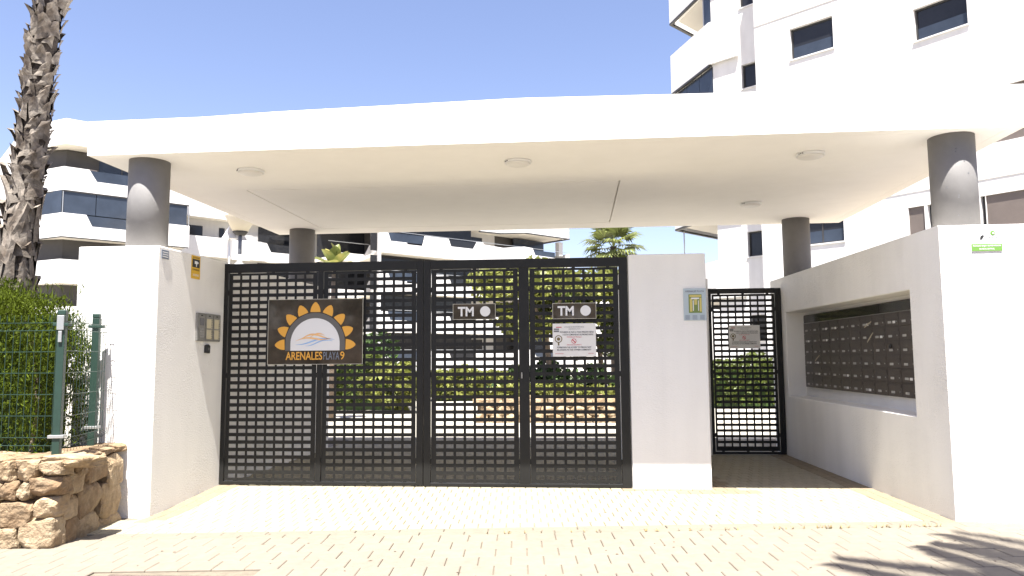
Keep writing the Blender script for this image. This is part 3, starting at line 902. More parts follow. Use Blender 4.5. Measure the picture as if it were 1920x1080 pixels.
for q in range(3):
    a0_ = 8.255 + q * 0.174
    put(lbox(MB(), a0_, a0_ + 0.166, 1.728, 2.032, 0.0225, 0.027).build('module_plate', M_STEEL, None), ic)
    put(lbox(MB(), a0_ + 0.06, a0_ + 0.10, 2.008, 2.020, 0.0275, 0.029).build('module_mark', M_INK, None), ic)
    if q:
        for rr in range(2):
            put(lbox(MB(), a0_ + 0.018, a0_ + 0.148, 1.745 + rr * 0.125, 1.855 + rr * 0.125, 0.0275, 0.0295).build('name_window', M_NAME, None), ic)
            for k in range(5):
                put(lbox(MB(), a0_ + 0.120, a0_ + 0.140, 1.751 + rr * 0.125 + k * 0.021, 1.764 + rr * 0.125 + k * 0.021, 0.0296, 0.033).build('call_button', M_STEEL, None), ic)
    else:
        put(lbox(MB(), a0_ + 0.04, a0_ + 0.13, 1.90, 1.985, 0.0275, 0.0295).build('speaker_grille', M_INKG, None), ic)
        for k in range(4):
            for c_ in range(3):
                put(lbox(MB(), a0_ + 0.05 + c_ * 0.028, a0_ + 0.068 + c_ * 0.028, 1.76 + k * 0.03, 1.778 + k * 0.03, 0.0275, 0.032).build('key_button', M_PLATE, None), ic)
kr = wthing('key_reader', 8.49, 1.575, 'small black key reader under the intercom', 'key reader')
kb = MB(); kb.prism([(8.445, 1.585), (8.53, 1.578), (8.535, 1.665), (8.50, 1.685), (8.45, 1.672)], 0.001, 0.035, axis='y', T=lambda a, b, z: LWT(a, b, z))
put(kb.build('housing', M_INK, None, bevel=0.006), kr)
put(lbox(MB(), 8.475, 8.505, 1.615, 1.645, 0.0352, 0.038).build('reader_face', M_GREYP, None), kr)

# sign on the right front wall
rs = thing(plate('pest_control_sign', 3.668, 3.938, 2.452, 2.662, 7.262, 7.2695, M_WHITE), 'white sign with green strip on the right street wall', 'sign')
put(MB().box(3.668, 3.938, 7.2595, 7.2612, 2.456, 2.522).build('green_strip', M_GREEN, None), rs)
lettering('PLAGAS BAJO SUPERVISION', 3.680, 2.497, 7.259, 0.245, 0.014, M_WHITE, rs, bold=0.012)
lettering('DE BIOCONTROL', 3.735, 2.468, 7.259, 0.135, 0.014, M_WHITE, rs, bold=0.012)
flat('black_mark', [(3.745, 2.563), (3.765, 2.565), (3.785, 2.600), (3.770, 2.605), (3.752, 2.595)], 7.2615, M_INK, rs)
flat('round_mark', arc(3.862, 2.622, 0.022, 0, 360, 20)[:-1], 7.2615, M_GREEN, rs)
flat('round_mark', arc(3.866, 2.620, 0.009, 0, 360, 12)[:-1], 7.259, M_WHITE, rs)
lettering('BIOCONTROL', 3.82, 2.578, 7.2612, 0.09, 0.012, M_INKG, rs)

# ------------------------------------------------------------------ mailboxes
mbx = thing(empty('mailbox_bank', RW(2.5, 0.25, 1.04)), 'dark brown bank of metal mailboxes in the wall recess', 'mailboxes')
def rbox(mb, s0, s1, z0, z1, d0, d1): return mb.box(s0, s1, d0, d1, z0, z1, T=lambda s, d, z: RW(s, d, z))
PS0, PS1, PZ0, PZ1, PDp = 0.66, 4.36, 1.040, 2.103, 0.215
put(rbox(MB(), PS0, PS1, PZ0, PZ1, PDp + 0.012, 0.2745).build('housing', M_MAIL, None), mbx)
NC, NR = 11, 6
HEAD = 0.125
cw = (PS1 - PS0 - 0.02) / NC; rh = (PZ1 - PZ0 - HEAD) / NR
hw = (PS1 - PS0 - 0.02)
for (f0, f1) in ((0.0, 0.31), (0.315, 1.0)):
    put(rbox(MB(), PS0 + 0.01 + hw * f0, PS0 + 0.01 + hw * f1, PZ1 - HEAD + 0.008, PZ1 - 0.012, PDp + 0.004, PDp + 0.0118).build('notice_glass', M_MAILGLASS, None), mbx)
put(rbox(MB(), PS0 + 0.005, PS1 - 0.005, PZ1 - HEAD - 0.001, PZ1 - HEAD + 0.006, PDp + 0.002, PDp + 0.0118).build('header_rail', M_STEEL, None), mbx)
# shared meshes, each drawn round its own origin and turned with the wall
WR = math.atan2(E2.y, E2.x)
def lm(boxes, name, m_):
    b = MB()
    for (a0_, a1_, d0, d1, c0, c1) in boxes: b.box(a0_, a1_, d0, d1, c0, c1)
    return b.mesh(name, m_)
rnd = random.Random(3)
door_me = lm([(0.003, cw - 0.003, -0.012, 0.0, 0.003, rh - 0.003)], 'mailbox', M_MAIL)
flap_me = lm([(0.02, cw - 0.02, -0.003, 0.002, 0.0, 0.036)], 'letter_flap', M_MAIL)
plate_me = lm([(0, 0.085, -0.002, 0.001, 0, 0.026)], 'name_plate', M_PLATE)
stick_me = lm([(0, 0.06, -0.0018, 0.001, 0, 0.028)], 'sticker', M_BOARD)
lock_me = lm([(0, 0.016, -0.004, 0.001, 0, 0.016)], 'lock', M_STEEL)
def local(me, name, parent, x, d, z):
    o = bpy.data.objects.new(name, me); COL.objects.link(o); o.parent = parent; o.location = (x, d, z); return o
root_loc = Vector(mbx.location)
for r_ in range(NR):
    for c_ in range(NC):
        s_ = PS0 + 0.01 + (c_ + 1) * cw; z_ = PZ0 + r_ * rh
        o = bpy.data.objects.new('mailbox', door_me); COL.objects.link(o); o.parent = mbx
        # local x runs from far to near (towards the street) = -E2, local -y is out of the wall
        p = Vector(RW(s_, PDp + 0.012, z_)) - root_loc
        o.matrix_local = Matrix.Translation(p) @ Matrix(((-E2.x, N2.x, 0, 0), (-E2.y, N2.y, 0, 0), (0, 0, 1, 0), (0, 0, 0, 1)))
        local(flap_me, 'letter_flap', o, 0, -0.0125, rh - 0.056)
        local(plate_me, 'name_plate', o, 0.075, -0.0125, 0.035)
        if rnd.random() < 0.30: local(stick_me, 'sticker', o, 0.17 + rnd.uniform(-.01, .03), -0.0125, 0.033)
        local(lock_me, 'lock', o, cw - 0.06, -0.0125, 0.045)
for (s_, z_, an, lb) in ((2.05, 1.86, 18, 'folded leaflet sticking out of an upper mailbox'), (2.0, 1.705, 34, 'crumpled paper sticking out of a mailbox below the leaflet'),
                         (3.75, 1.46, 24, 'thin leaflet sticking out of a mailbox at the far end')):
    e = MB(); e.prism([(-0.10, 0.0), (0.10, 0.0), (0.10, 0.010), (-0.02, 0.018), (-0.10, 0.012)], -0.035, -0.033, axis='y')
    o = thing(e.build('leaflet', M_PAPER), lb, 'leaflet')
    p = Vector(RW(s_, PDp, z_))
    o.matrix_world = Matrix.Translation(p) @ Matrix(((-E2.x, N2.x, 0, 0), (-E2.y, N2.y, 0, 0), (0, 0, 1, 0), (0, 0, 0, 1))) @ Matrix.Rotation(math.radians(-an), 4, 'Y')
kn = MB(); kn.lathe([(0.024, 0.0), (0.026, 0.012), (0.018, 0.02)], (0, 0, 0), 20)
kn = kn.build('round_knob', M_INK, None, smooth=True)
kn.matrix_parent_inverse = Matrix.Identity(4); kn.parent = mbx
kn.matrix_local = Matrix.Translation(Vector(RW(1.55, PDp - 0.001, 1.60)) - root_loc) @ Matrix.Rotation(math.radians(-90), 4, 'Y')

# ------------------------------------------------------------------ stone wall, fence, hedge, palm on the left
sw = thing(empty('stone_wall', (-4.6, 6.5, -0.1)), 'low rubble wall of tan stones at the street corner below the fence', 'wall')
core = MB()
core.prism([(-9.0, 6.29), (-4.56, 6.29), (-4.72, 7.44), (-9.0, 7.44)], -0.3, 0.625)
put(core.build('wall_core', M_MORTAR, None), sw)
front = [(-4.98, -4.84, .48, .655), (-4.84, -4.63, .475, .66), (-4.62, -4.41, .515, .65), (-4.98, -4.81, .30, .475), (-4.81, -4.69, .305, .465), (-4.70, -4.42, .345, .515),
         (-4.97, -4.655, .08, .305), (-4.645, -4.45, .165, .345), (-4.97, -4.785, -.13, .085), (-4.78, -4.455, -.13, .165)]
for base in (-0.50, -1.0, -1.55, -2.1, -2.7):
    front += [(x0 + base, x1 + base, z0, z1) for (x0, x1, z0, z1) in
              ((-4.98, -4.76, .46, .65), (-4.76, -4.48, .50, .66), (-4.98, -4.70, .28, .47), (-4.70, -4.48, .29, .49), (-4.98, -4.80, .08, .28), (-4.80, -4.48, .09, .29), (-4.98, -4.66, -.13, .08), (-4.66, -4.48, -.13, .09))]
side = [(6.44, 6.61, .46, .63), (6.56, 6.88, .37, .61), (6.85, 7.10, .26, .57), (6.47, 6.82, .05, .43), (6.80, 7.11, -.02, .33), (6.32, 6.50, -.13, .13), (6.47, 6.80, -.16, .10), (6.80, 7.11, -.16, .03), (6.30, 6.53, .31, .50), (6.29, 6.47, .11, .33), (6.28, 6.46, .50, .65)]
RK = {}
smats = [M_STONE, M_STONE, M_STONE2, M_STONE3]
def stone(parent, x, y_, z, dx, dy, dz, rz=0, big=True):
    k = (rnd.randrange(8), rnd.randrange(4))
    if (k, big) not in RK: RK[(k, big)] = rock_mesh(k[0] * 7 + k[1], 9 if big else 3, 0.10).mesh('stone', smats[k[1]])
    o = bpy.data.objects.new('stone', RK[(k, big)]); COL.objects.link(o)
    put(o, parent)
    if big: fix = None
    o.location = (x, y_, z); o.scale = (dx, dy, dz); o.rotation_euler = (rnd.uniform(-.06, .06), rnd.uniform(-.06, .06), rz + rnd.uniform(-.05, .05))
    return o
for (x0, x1, z0, z1) in front:
    stone(sw, (x0 + x1) / 2, 6.30, (z0 + z1) / 2, (x1 - x0) / 2 * 0.98, 0.115, (z1 - z0) / 2 * 0.98)
for (y0, y1, z0, z1) in side:
    ya, yb = 6.2 + (y0 - 6.2) * 1.33, 6.2 + (y1 - 6.2) * 1.33
    yc = (ya + yb) / 2
    stone(sw, -4.555 - (yc - 6.2) * 0.12, yc, (z0 + z1) / 2, 0.115, (yb - ya) / 2 * 0.98, (z1 - z0) / 2 * 0.98, 0.12)
x = -8.8
while x < -4.55:                                                # flat capping stones along the top
    w_ = rnd.uniform(0.25, 0.45)
    stone(sw, x + w_ / 2, 6.42, 0.625, w_ / 2, 0.20, 0.050); x += w_
yy_ = 6.55
while yy_ < 7.4:
    w_ = rnd.uniform(0.22, 0.36)
    stone(sw, -4.70 - (yy_ - 6.2) * 0.10, yy_ + w_ / 2, 0.615, 0.19, w_ / 2, 0.045, 0.12); yy_ += w_
for ob in list(RK.values()): fix_normals(ob)

fence = thing(empty('mesh_fence', (-4.7, 6.4, 0.65)), 'green welded wire fence with square posts on the stone wall', 'fence')
def post(x, y_, lean, z1):
    p = MB(); p.box(-0.032, 0.032, -0.032, 0.032, 0, z1 - 0.62)
    o = put(p.build('post', M_FENCE, None, bevel=0.004), fence); o.location = (x, y_, 0.62); o.rotation_euler = (0, lean, 0.25)
    c = MB(); c.box(-0.034, 0.034, -0.034, 0.034, z1 - 0.62, z1 - 0.575); c.build('post_cap', M_FENCE, o, bevel=0.008)
    for zc in (z1 - 0.72, 0.20):
        c = MB(); c.box(-0.065, 0.065, -0.045, 0.045, zc, zc + 0.028); c.build('clamp', M_GALV if zc < 0.5 else M_FENCE, o, bevel=0.003)
    return o
p1 = post(-4.62, 6.42, 0.0, 1.915)
c = MB(); c.box(-0.03, 0.028, -0.05, -0.034, 1.16, 1.29); c.box(-0.015, 0.015, -0.05, -0.034, 1.05, 1.15); c.build('galvanised_bracket', M_GALV, p1, bevel=0.003)
post(-4.885, 7.30, 0.0, 1.935)
post(-7.12, 6.42, 0.0, 1.915)
def wire_panel(p, q, z0, z1, name='wire_panel'):
    p, q = Vector(p), Vector(q); d = (q - p); L = d.length; d.normalize(); nrm = Vector((d.y, -d.x, 0))
    b = MB()
    prof_ = [(z0, 0), (z0 + 0.055, 0), (z0 + 0.09, 0.05), (z0 + 0.125, 0), (z1 - 0.14, 0), (z1 - 0.105, 0.05), (z1 - 0.07, 0), (z1, 0)]
    n_ = int(L / 0.068)
    for k in range(n_ + 1):
        base = p + d * (L * k / n_)
        b.tube([Vector((base.x, base.y, z)) + nrm * o_ for z, o_ in prof_], 0.0026, 5, False)
    zs_ = [z0 + 0.055, z0 + 0.125, z1 - 0.14, z1 - 0.07] + [z0 + 0.125 + (z1 - z0 - 0.265) * t for t in (0.2, 0.4, 0.6, 0.8)]
    for z in zs_:
        a_, c_ = p + nrm * 0.005, q + nrm * 0.005
        b.tube([(a_.x, a_.y, z), (c_.x, c_.y, z)], 0.0034, 5, False)
    return put(b.build(name, M_FENCE, None, fix=False), fence)
wire_panel((-4.65, 6.385, 0), (-7.1, 6.385, 0), 0.70, 1.915)
wire_panel((-4.60, 6.45, 0), (-4.845, 7.40, 0), 0.68, 1.93)

# clipped thuja behind the fence
th = thing(empty('thuja_hedge', (-5.6, 6.95, 0.55)), 'bright green clipped thuja behind the green fence', 'hedge')
n = 95000
hx = RNG.uniform(-7.6, -4.93, n); hy = RNG.uniform(6.52, 7.42, n)
edge = np.minimum.reduce([hx + 7.8, -4.93 - hx])
top = 2.20 + 0.10 * np.sin(hx * 5.1) + 0.07 * np.sin(hx * 11.7 + 1) - 0.55 * np.clip(1 - edge / 0.30, 0, 1) ** 2
hz = 0.60 + (top - 0.60) * RNG.uniform(0, 1, n) ** 0.8
keep = (RNG.uniform(0, 1, n) < 0.30) | (hy < 6.74) | (hz > top - 0.28) | (hx > -5.15)
gap = np.sin(hx * 9 + 2 * np.sin(hz * 5)) * np.sin(hz * 7.3 + hx * 3) > 0.86
keep &= ~(gap & (hz < top - 0.3))
# lower part is thinner so the shaded inside shows
keep &= (RNG.uniform(0, 1, n) < np.clip(0.45 + (hz - 0.6) * 0.5, 0, 1))
Cp = np.stack([hx, hy, hz], 1)[keep]
me = quads_mesh('foliage', leaf_quads(Cp, 0.045, upness=1.6, aspect=0.27), M_THUJA)
put(link('foliage', me), th)
Cq = np.stack([RNG.uniform(-7.4, -5.0, 420), RNG.uniform(6.6, 7.3, 420), 2.16 + RNG.uniform(0, 0.22, 420) ** 1.6 * 1.3], 1)
put(link('tip_shoots', quads_mesh('tip_shoots', leaf_quads(Cq, 0.10, upness=3.0, aspect=0.08), M_THUJA)), th)['kind'] = 'stuff'
b = MB()
for k in range(26):
    x_, y_ = rnd.uniform(-7.3, -5.1), rnd.uniform(6.7, 7.3)
    b.tube([(x_, y_, 0.4), (x_ + rnd.uniform(-.1, .1), y_ + rnd.uniform(-.1, .1), 1.2), (x_ + rnd.uniform(-.2, .2), y_ + rnd.uniform(-.1, .1), 1.9)], [0.022, 0.016, 0.006], 5)
put(b.build('stems', M_BARK, None), th)
core = MB(); core.box(-7.5, -5.12, 6.98, 7.22, 0.5, 1.95)
put(core.build('inner_twigs', M_LEAFD, None), th)

# palm trunk with old leaf bases
PXb, PXt, PY = -6.61, -6.14, 8.1
def trunk_c(z): return (PXb + (PXt - PXb) * (z / 6.5), PY)
def trunk_r(z): return 0.18 - 0.05 * min(1, z / 6.5) + 0.05 * math.exp(-z / 0.8)
palm = thing(empty('palm_tree', (PXb, PY, -0.2)), 'tall palm trunk rough with old leaf bases at the left edge', 'palm tree')
b = MB(); zs_ = [-0.3 + 0.3 * k for k in range(33)]
b.tube([(trunk_c(z)[0], PY, z) for z in zs_], [trunk_r(z) for z in zs_], 24)
put(b.build('trunk', M_TRUNK, None, smooth=True), palm)
def boot(seed, long=False):
    rs_ = random.Random(seed)
    w = 0.062 * rs_.uniform(.75, 1.25); h = (0.30 if long else 0.13) * rs_.uniform(.8, 1.25)
    b = MB(); outw = 0.04 if long else 0.08
    rows = []
    for k, t in enumerate((0, 0.35, 0.7, 1.0)):
        ww = w * (1.25 - 0.75 * t) * rs_.uniform(.88, 1.12)
        o_ = outw * t ** 1.6 + 0.012
        rows.append([(-ww, -o_ * 0.75, h * t - 0.02 + rs_.uniform(-.01, .01)), (rs_.uniform(-.01, .01), -o_ - 0.022 * (1 - t * 0.4), h * t), (ww, -o_ * 0.75, h * t - 0.02 + rs_.uniform(-.01, .01))])
    tipz = rows[-1][1][2]
    for k in range(3):
        for c_ in range(2): b.quad(rows[k][c_], rows[k][c_ + 1], rows[k + 1][c_ + 1], rows[k + 1][c_])
    # torn top and back
    top_b = [(-w * .5, 0.03, tipz - 0.05), (0, 0.03, tipz - 0.04), (w * .5, 0.03, tipz - 0.05)]
    for c_ in range(2): b.quad(rows[-1][c_], rows[-1][c_ + 1], top_b[c_ + 1], top_b[c_])
    return b
BT = [boot(k) for k in range(7)]; BTL = [boot(k + 20, True) for k in range(5)]
bm_short = [b_.mesh('leaf_base', M_BOOT) for b_ in BT]; bm_long = [b_.mesh('leaf_base', M_BOOT) for b_ in BTL]
cands = []
for k in range(900):
    z = 0.55 + k * 0.0165 + rnd.uniform(-.03, .03)
    ang = k * math.radians(137.5)
    if z > 8.6: break
    cands.append((z, ang))
def facing(a): return math.cos(a - math.radians(-52))          # towards the camera
order = sorted(range(len(cands)), key=lambda i: (not (facing(cands[i][1]) > -0.25 and 2.0 < cands[i][0] < 6.9)))
rest = MB()
for rank, i in enumerate(order):
    z, ang = cands[i]
    ang += rnd.uniform(-.35, .35)
    lng = z < 3.45
    kk = rnd.randrange(5)
    R_ = trunk_r(z) - 0.01
    cx_, cy_ = trunk_c(z)
    Mx = Matrix.Translation((cx_ + R_ * math.cos(ang), cy_ + R_ * math.sin(ang), z)) @ Matrix.Rotation(ang + math.pi / 2, 4, 'Z') @ Matrix.Rotation(rnd.uniform(-.5, .5), 4, 'Y') @ Matrix.Rotation(rnd.uniform(-.3, .1), 4, 'X') @ Matrix.Scale(rnd.uniform(.75, 1.3), 4)
    if rank < 300:
        o = bpy.data.objects.new('leaf_base', (bm_long if lng else bm_short)[kk]); COL.objects.link(o); put(o, palm); o.matrix_basis = Mx
    else:
        src = (BTL if lng else BT)[kk]; i0 = len(rest.v)
        rest.v += [tuple(Mx @ Vector(p)) for p in src.v]; rest.f += [tuple(i0 + q for q in f) for f in src.f]
o = put(rest.build('leaf_base_rest', M_BOOT, None, fix=False), palm); o['kind'] = 'stuff'

# ------------------------------------------------------------------ fronds
def feather_frond(length, droop, seed, n_leaf=44, leaf_len=0.5, width=0.028):
    rs_ = random.Random(seed); q = []
    def P(t):                                                    # in x (out) z (up)
        return Vector((length * t * (1 - 0.12 * t * t), 0, length * (0.42 * t - droop * t * t)))
    for k in range(n_leaf):
        t = 0.12 + 0.88 * k / (n_leaf - 1)
        p = P(t); d = (P(min(1, t + .02)) - P(t - .02)).normalized()
        ll = leaf_len * (0.45 + 0.9 * math.sin(math.pi * min(1, t * 0.9 + 0.08))) * rs_.uniform(.85, 1.1)
        for sgn in (-1, 1):
            ld = (d * 0.55 + Vector((0, sgn, 0)) * 0.85 + Vector((0, 0, -0.22 + rs_.uniform(-.1, .1)))).normalized()
            s_ = ld.cross(Vector((0, 0, 1))).normalized() * width
            q.append([p - s_ * .4, p + ld * ll * .45 - s_, p + ld * ll, p + ld * ll * .45 + s_])
    r_ = []
    for k in range(10):
        a, c_ = P(k / 10), P((k + 1) / 10); w_ = 0.022 * (1 - k / 12)
        r_.append([a + Vector((0, -w_, 0)), a + Vector((0, w_, 0)), c_ + Vector((0, w_, 0)), c_ + Vector((0, -w_, 0))])
    return np.array([[tuple(v) for v in f] for f in q + r_])

def fan_frond(petiole, radius, seed, n_leaf=22):
    rs_ = random.Random(seed); q = []
    q.append([(0, -.015, 0), (0, .015, 0), (petiole, .012, petiole * .12), (petiole, -.012, petiole * .12)])
    c_ = Vector((petiole, 0, petiole * .12))
    for k in range(n_leaf):
        a = math.radians(-125 + 250 * k / (n_leaf - 1)); l_ = radius * rs_.uniform(.85, 1.05) * (0.75 + 0.25 * math.cos(a))
        d = Vector((math.cos(a), math.sin(a), 0.1)); s_ = Vector((-d.y, d.x, 0)) * radius * 0.055
        mid = c_ + d * l_ * .6; tip = c_ + d * l_ * 0.98 + Vector((0, 0, -0.28 * l_ * rs_.uniform(.6, 1.4)))
        q.append([c_, mid - s_, tip, mid + s_])
    return np.array([[tuple(v) for v in f] for f in q])

def crown(root, base, n_f, maker, material, elev=(-20, 75), rs_seed=1):
    rs_ = random.Random(rs_seed)
    for k in range(n_f):
        az = k * 2.39996 + rs_.uniform(-.2, .2); el = math.radians(elev[0] + (elev[1] - elev[0]) * (k + .5) / n_f)
        Q = maker(k)
        R_ = Matrix.Translation(base) @ Matrix.Rotation(az, 4, 'Z') @ Matrix.Rotation(-el, 4, 'Y') @ Matrix.Rotation(rs_.uniform(-.3, .3), 4, 'X')
        A = np.array(R_)
        P = Q.reshape(-1, 3) @ A[:3, :3].T + A[:3, 3]
        put(link('frond', quads_mesh('frond', P.reshape(-1, 4, 3), material)), root)

crown(palm, (trunk_c(9.3)[0], PY, 9.3), 26, lambda k: fan_frond(0.9, 1.05, k), M_PALMLEAF, (-45, 80), 4)

# palm by the street on the right: only its shadow reaches the picture
sp = thing(empty('palm_tree', (4.45, 1.2, -0.1)), 'street palm outside the view whose feathery shadow lies on the sidewalk', 'palm tree')
b = MB(); zs_ = [-0.2 + 0.5 * k for k in range(14)]
b.tube([(4.45, 1.2, z) for z in zs_], [0.22 - 0.008 * k for k in range(14)], 14)
put(b.build('trunk', M_TRUNK, None, smooth=True), sp)
crown(sp, (4.45, 1.2, 6.3), 36, lambda k: feather_frond(3.5, 0.62, k, 64), M_PALMLEAF, (-30, 70), 9)

# ------------------------------------------------------------------ courtyard planting
def shrub(name, label, cat, center, rad, n, size, material, clumps, group=None, trunk=None, up=0.3, aspect=0.5):
    r_ = thing(empty(name, (center[0], center[1], 0)), label, cat, group)
    P = clump_points(n, center, rad, clumps)
    put(link('crown' if trunk else 'foliage', quads_mesh('foliage', leaf_quads(P, size, up, aspect), material)), r_)
    if trunk:
        b = MB(); x_, y_ = center[0], center[1]
        b.tube([(x_, y_, -0.05), (x_ + .05, y_, trunk * .5), (x_ - .03, y_, trunk)], [0.10, 0.075, 0.06], 9)
        for k in range(6):
            a = k * 1.05; b.tube([(x_ - .03, y_, trunk * .92), (x_ + math.cos(a) * rad[0] * .4, y_ + math.sin(a) * rad[1] * .4, center[2]), (x_ + math.cos(a) * rad[0] * .7, y_ + math.sin(a) * rad[1] * .7, center[2] + rad[2] * .4)], [0.045, 0.03, 0.012], 6)
        put(b.build('trunk', M_BARK, None), r_)
    return r_

def box_hedge(label, x0, x1, y0, y1, z1, n, size, material):
    r_ = thing(empty('hedge', ((x0 + x1) / 2, (y0 + y1) / 2, 0)), label, 'hedge')
    x_ = RNG.uniform(x0, x1, n); y_ = RNG.uniform(y0, y1, n)
    t_ = z1 * (1 + 0.09 * np.sin(x_ * 2.7) + 0.06 * np.sin(x_ * 6.1 + 1))
    z_ = t_ * RNG.uniform(0.05, 1, n) ** 0.8
    k_ = (y_ < y0 + 0.35) | (z_ > t_ - 0.35) | (RNG.uniform(0, 1, n) < .25)
    put(link('foliage', quads_mesh('foliage', leaf_quads(np.stack([x_, y_, z_], 1)[k_], size, .4), material)), r_)
    c_ = MB(); c_.box(x0 + .25, x1 - .25, y0 + .35, y1 - .2, 0, z1 * .82)
    put(c_.build('inner_twigs', M_LEAFD, None), r_)
    return r_

box_hedge('mixed green hedge seen through the left half of the vehicle gate', -9.8, -4.9, 21.6, 23.0, 1.5, 7500, 0.18, M_LEAF)
box_hedge('clipped hedge seen through the pedestrian gate', 3.0, 8.2, 22.4, 23.8, 1.45, 9000, 0.15, M_LEAF)
box_hedge('low hedge across the far end of the courtyard', -5.4, -2.0, 26.2, 27.4, 1.1, 4500, 0.2, M_LEAFY)
shrub('tree', 'small leafy tree behind the right half of the vehicle gate', 'tree', (-0.75, 19.2, 3.05), (2.1, 1.4, 0.95), 7500, 0.20, M_LEAFY, 46, trunk=2.4)
shrub('tree', 'second small tree in the stone planter, nearer the pillar', 'tree', (0.62, 20.2, 2.7), (1.3, 1.2, 1.15), 4500, 0.19, M_LEAF, 36, trunk=1.9)
shrub('shrub', 'yellow green shrub at the left end of the hedge', 'shrub', (-5.0, 20.8, 0.7), (0.9, 0.7, 0.7), 2200, 0.2, M_LEAFY, 24)
shrub('shrub', 'dark shrub rising over the hedge behind the sun sign', 'shrub', (-7.4, 24.2, 1.5), (1.6, 0.8, 1.3), 3600, 0.2, M_LEAFD, 30)
pl = thing(empty('stone_planter', (-0.9, 18.0, 0)), 'raised planter edged with rough orange stones inside the gate', 'planter')
b = MB(); b.box(-2.35, 1.5, 17.75, 21.0, -0.1, 0.46)
put(b.build('soil_bed', M_SOIL, None), pl)
RK2 = {}
def pstone(x, z, y=17.70):
    k = rnd.randrange(6)
    if k not in RK2:
        RK2[k] = rock_mesh(k + 60, 3, 0.2).mesh('stone', M_STONE2 if k % 3 else M_STONE); fix_normals(RK2[k])
    o = bpy.data.objects.new('stone', RK2[k]); COL.objects.link(o); put(o, pl)
    o.location = (x, y, z); o.scale = (rnd.uniform(.15, .2), 0.13, rnd.uniform(.11, .14)); o.rotation_euler = (0, rnd.uniform(-.2, .2), rnd.uniform(-.2, .2))
for r_ in range(3):
    for k in range(11): pstone(-2.25 + k * 0.345 + (r_ % 2) * 0.17, 0.08 + r_ * 0.21)
shrub('shrub', 'low yellow green ground cover along the planter edge', 'shrub', (-0.6, 18.3, 0.66), (1.7, 0.4, 0.20), 2600, 0.13, M_LEAFY, 40)
shrub('shrub', 'dark low plants in the planter under the small trees', 'shrub', (-0.4, 19.3, 0.85), (1.7, 0.7, 0.5), 3000, 0.18, M_LEAFD, 40)

fp = thing(empty('palm_tree', (1.53, 30, 0)), 'fan palm with drooping green crown rising behind the right gate half', 'palm tree')
b = MB(); b.tube([(1.53, 30, -0.1), (1.50, 30, 2.5), (1.52, 30, 5.9)], [0.20, 0.16, 0.13], 12)
put(b.build('trunk', M_TRUNK, None, smooth=True), fp)
crown(fp, (1.52, 30, 5.85), 34, lambda k: fan_frond(0.72, 0.78, k + 50, 22), M_PALMLEAF, (-62, 80), 6)

bp_ = thing(empty('broad_leaf_plant', (-5.93, 18, 0)), 'plant with broad yellow green leaves topping the gate beside the grey column', 'plant')
b = MB(); b.tube([(-5.93, 18, -0.05), (-5.95, 18, 1.8), (-5.93, 18, 3.72)], [0.09, 0.075, 0.06], 9)
put(b.build('stem', M_BARK, None, smooth=True), bp_)
def broad_leaf(L, W, curl, seed):
    rs_ = random.Random(seed); b = MB(); rows = []
    for k in range(7):
        t = k / 6; w_ = W * math.sin(math.pi * (0.08 + 0.9 * t)) ** 0.8
        x_, z_ = L * t * (1 - .15 * t), L * (0.35 * t - curl * t * t)
        rows.append([(x_, -w_, z_ + w_ * .35), (x_, 0, z_), (x_, w_, z_ + w_ * .35)])
    for k in range(6):
        for c_ in range(2): b.quad(rows[k][c_], rows[k][c_ + 1], rows[k + 1][c_ + 1], rows[k + 1][c_])
    return b
for k in range(13):
    L_ = rnd.uniform(.62, .85); m_ = broad_leaf(L_, .17, .25, k).mesh('leaf', M_PLANT, True)
    o = bpy.data.objects.new('leaf', m_); COL.objects.link(o); put(o, bp_)
    el = -10 + 85 * k / 12
    o.matrix_basis = Matrix.Translation((-5.93, 18, 3.72)) @ Matrix.Rotation(k * 2.4, 4, 'Z') @ Matrix.Rotation(-math.radians(el), 4, 'Y')

# garden lamp
gl = thing(empty('garden_lamp', (-7.43, 16.0, 0)), 'garden lamp with pale inverted cone shade on a slim pole', 'lamp')
b = MB(); b.lathe([(0.045, 3.62), (0.040, 4.30)], (0, 0, 0), 14); b.build('pole', M_LAMPPOST, gl, smooth=True)
b = MB(); b.lathe([(0.055, 0.0), (0.055, 3.80), (0.05, 3.83)], (0, 0, 0), 14); b.build('sleeve', M_WHITE, gl)
b = MB(); b.lathe([(0.10, 3.60), (0.10, 3.635), (0.06, 3.645)], (0, 0, 0), 18); b.build('collar', M_WHITE, gl)
b = MB(); b.lathe([(0.10, 4.26), (0.165, 4.33), (0.165, 4.345)], (0, 0, 0), 22); b.build('cone_cap', M_FRAME, gl, smooth=True)
b = MB(); b.lathe([(0.16, 4.346), (0.335, 4.68), (0.335, 4.72)], (0, 0, 0), 26); b.build('shade', M_LAMPSHADE, gl, smooth=True)

g2 = thing(empty('garden_lamp', (-7.72, 16.1, 0)), 'smaller lamp with white pointed shade beside the inverted cone lamp', 'lamp')
b = MB(); b.lathe([(0.018, 0.0), (0.018, 4.2)], (0, 0, 0), 10); b.build('pole', M_WHITE, g2, smooth=True)
b = MB(); b.lathe([(0.19, 4.20), (0.19, 4.225), (0.012, 4.50)], (0, 0, 0), 4); b.build('shade', M_WHITE, g2)

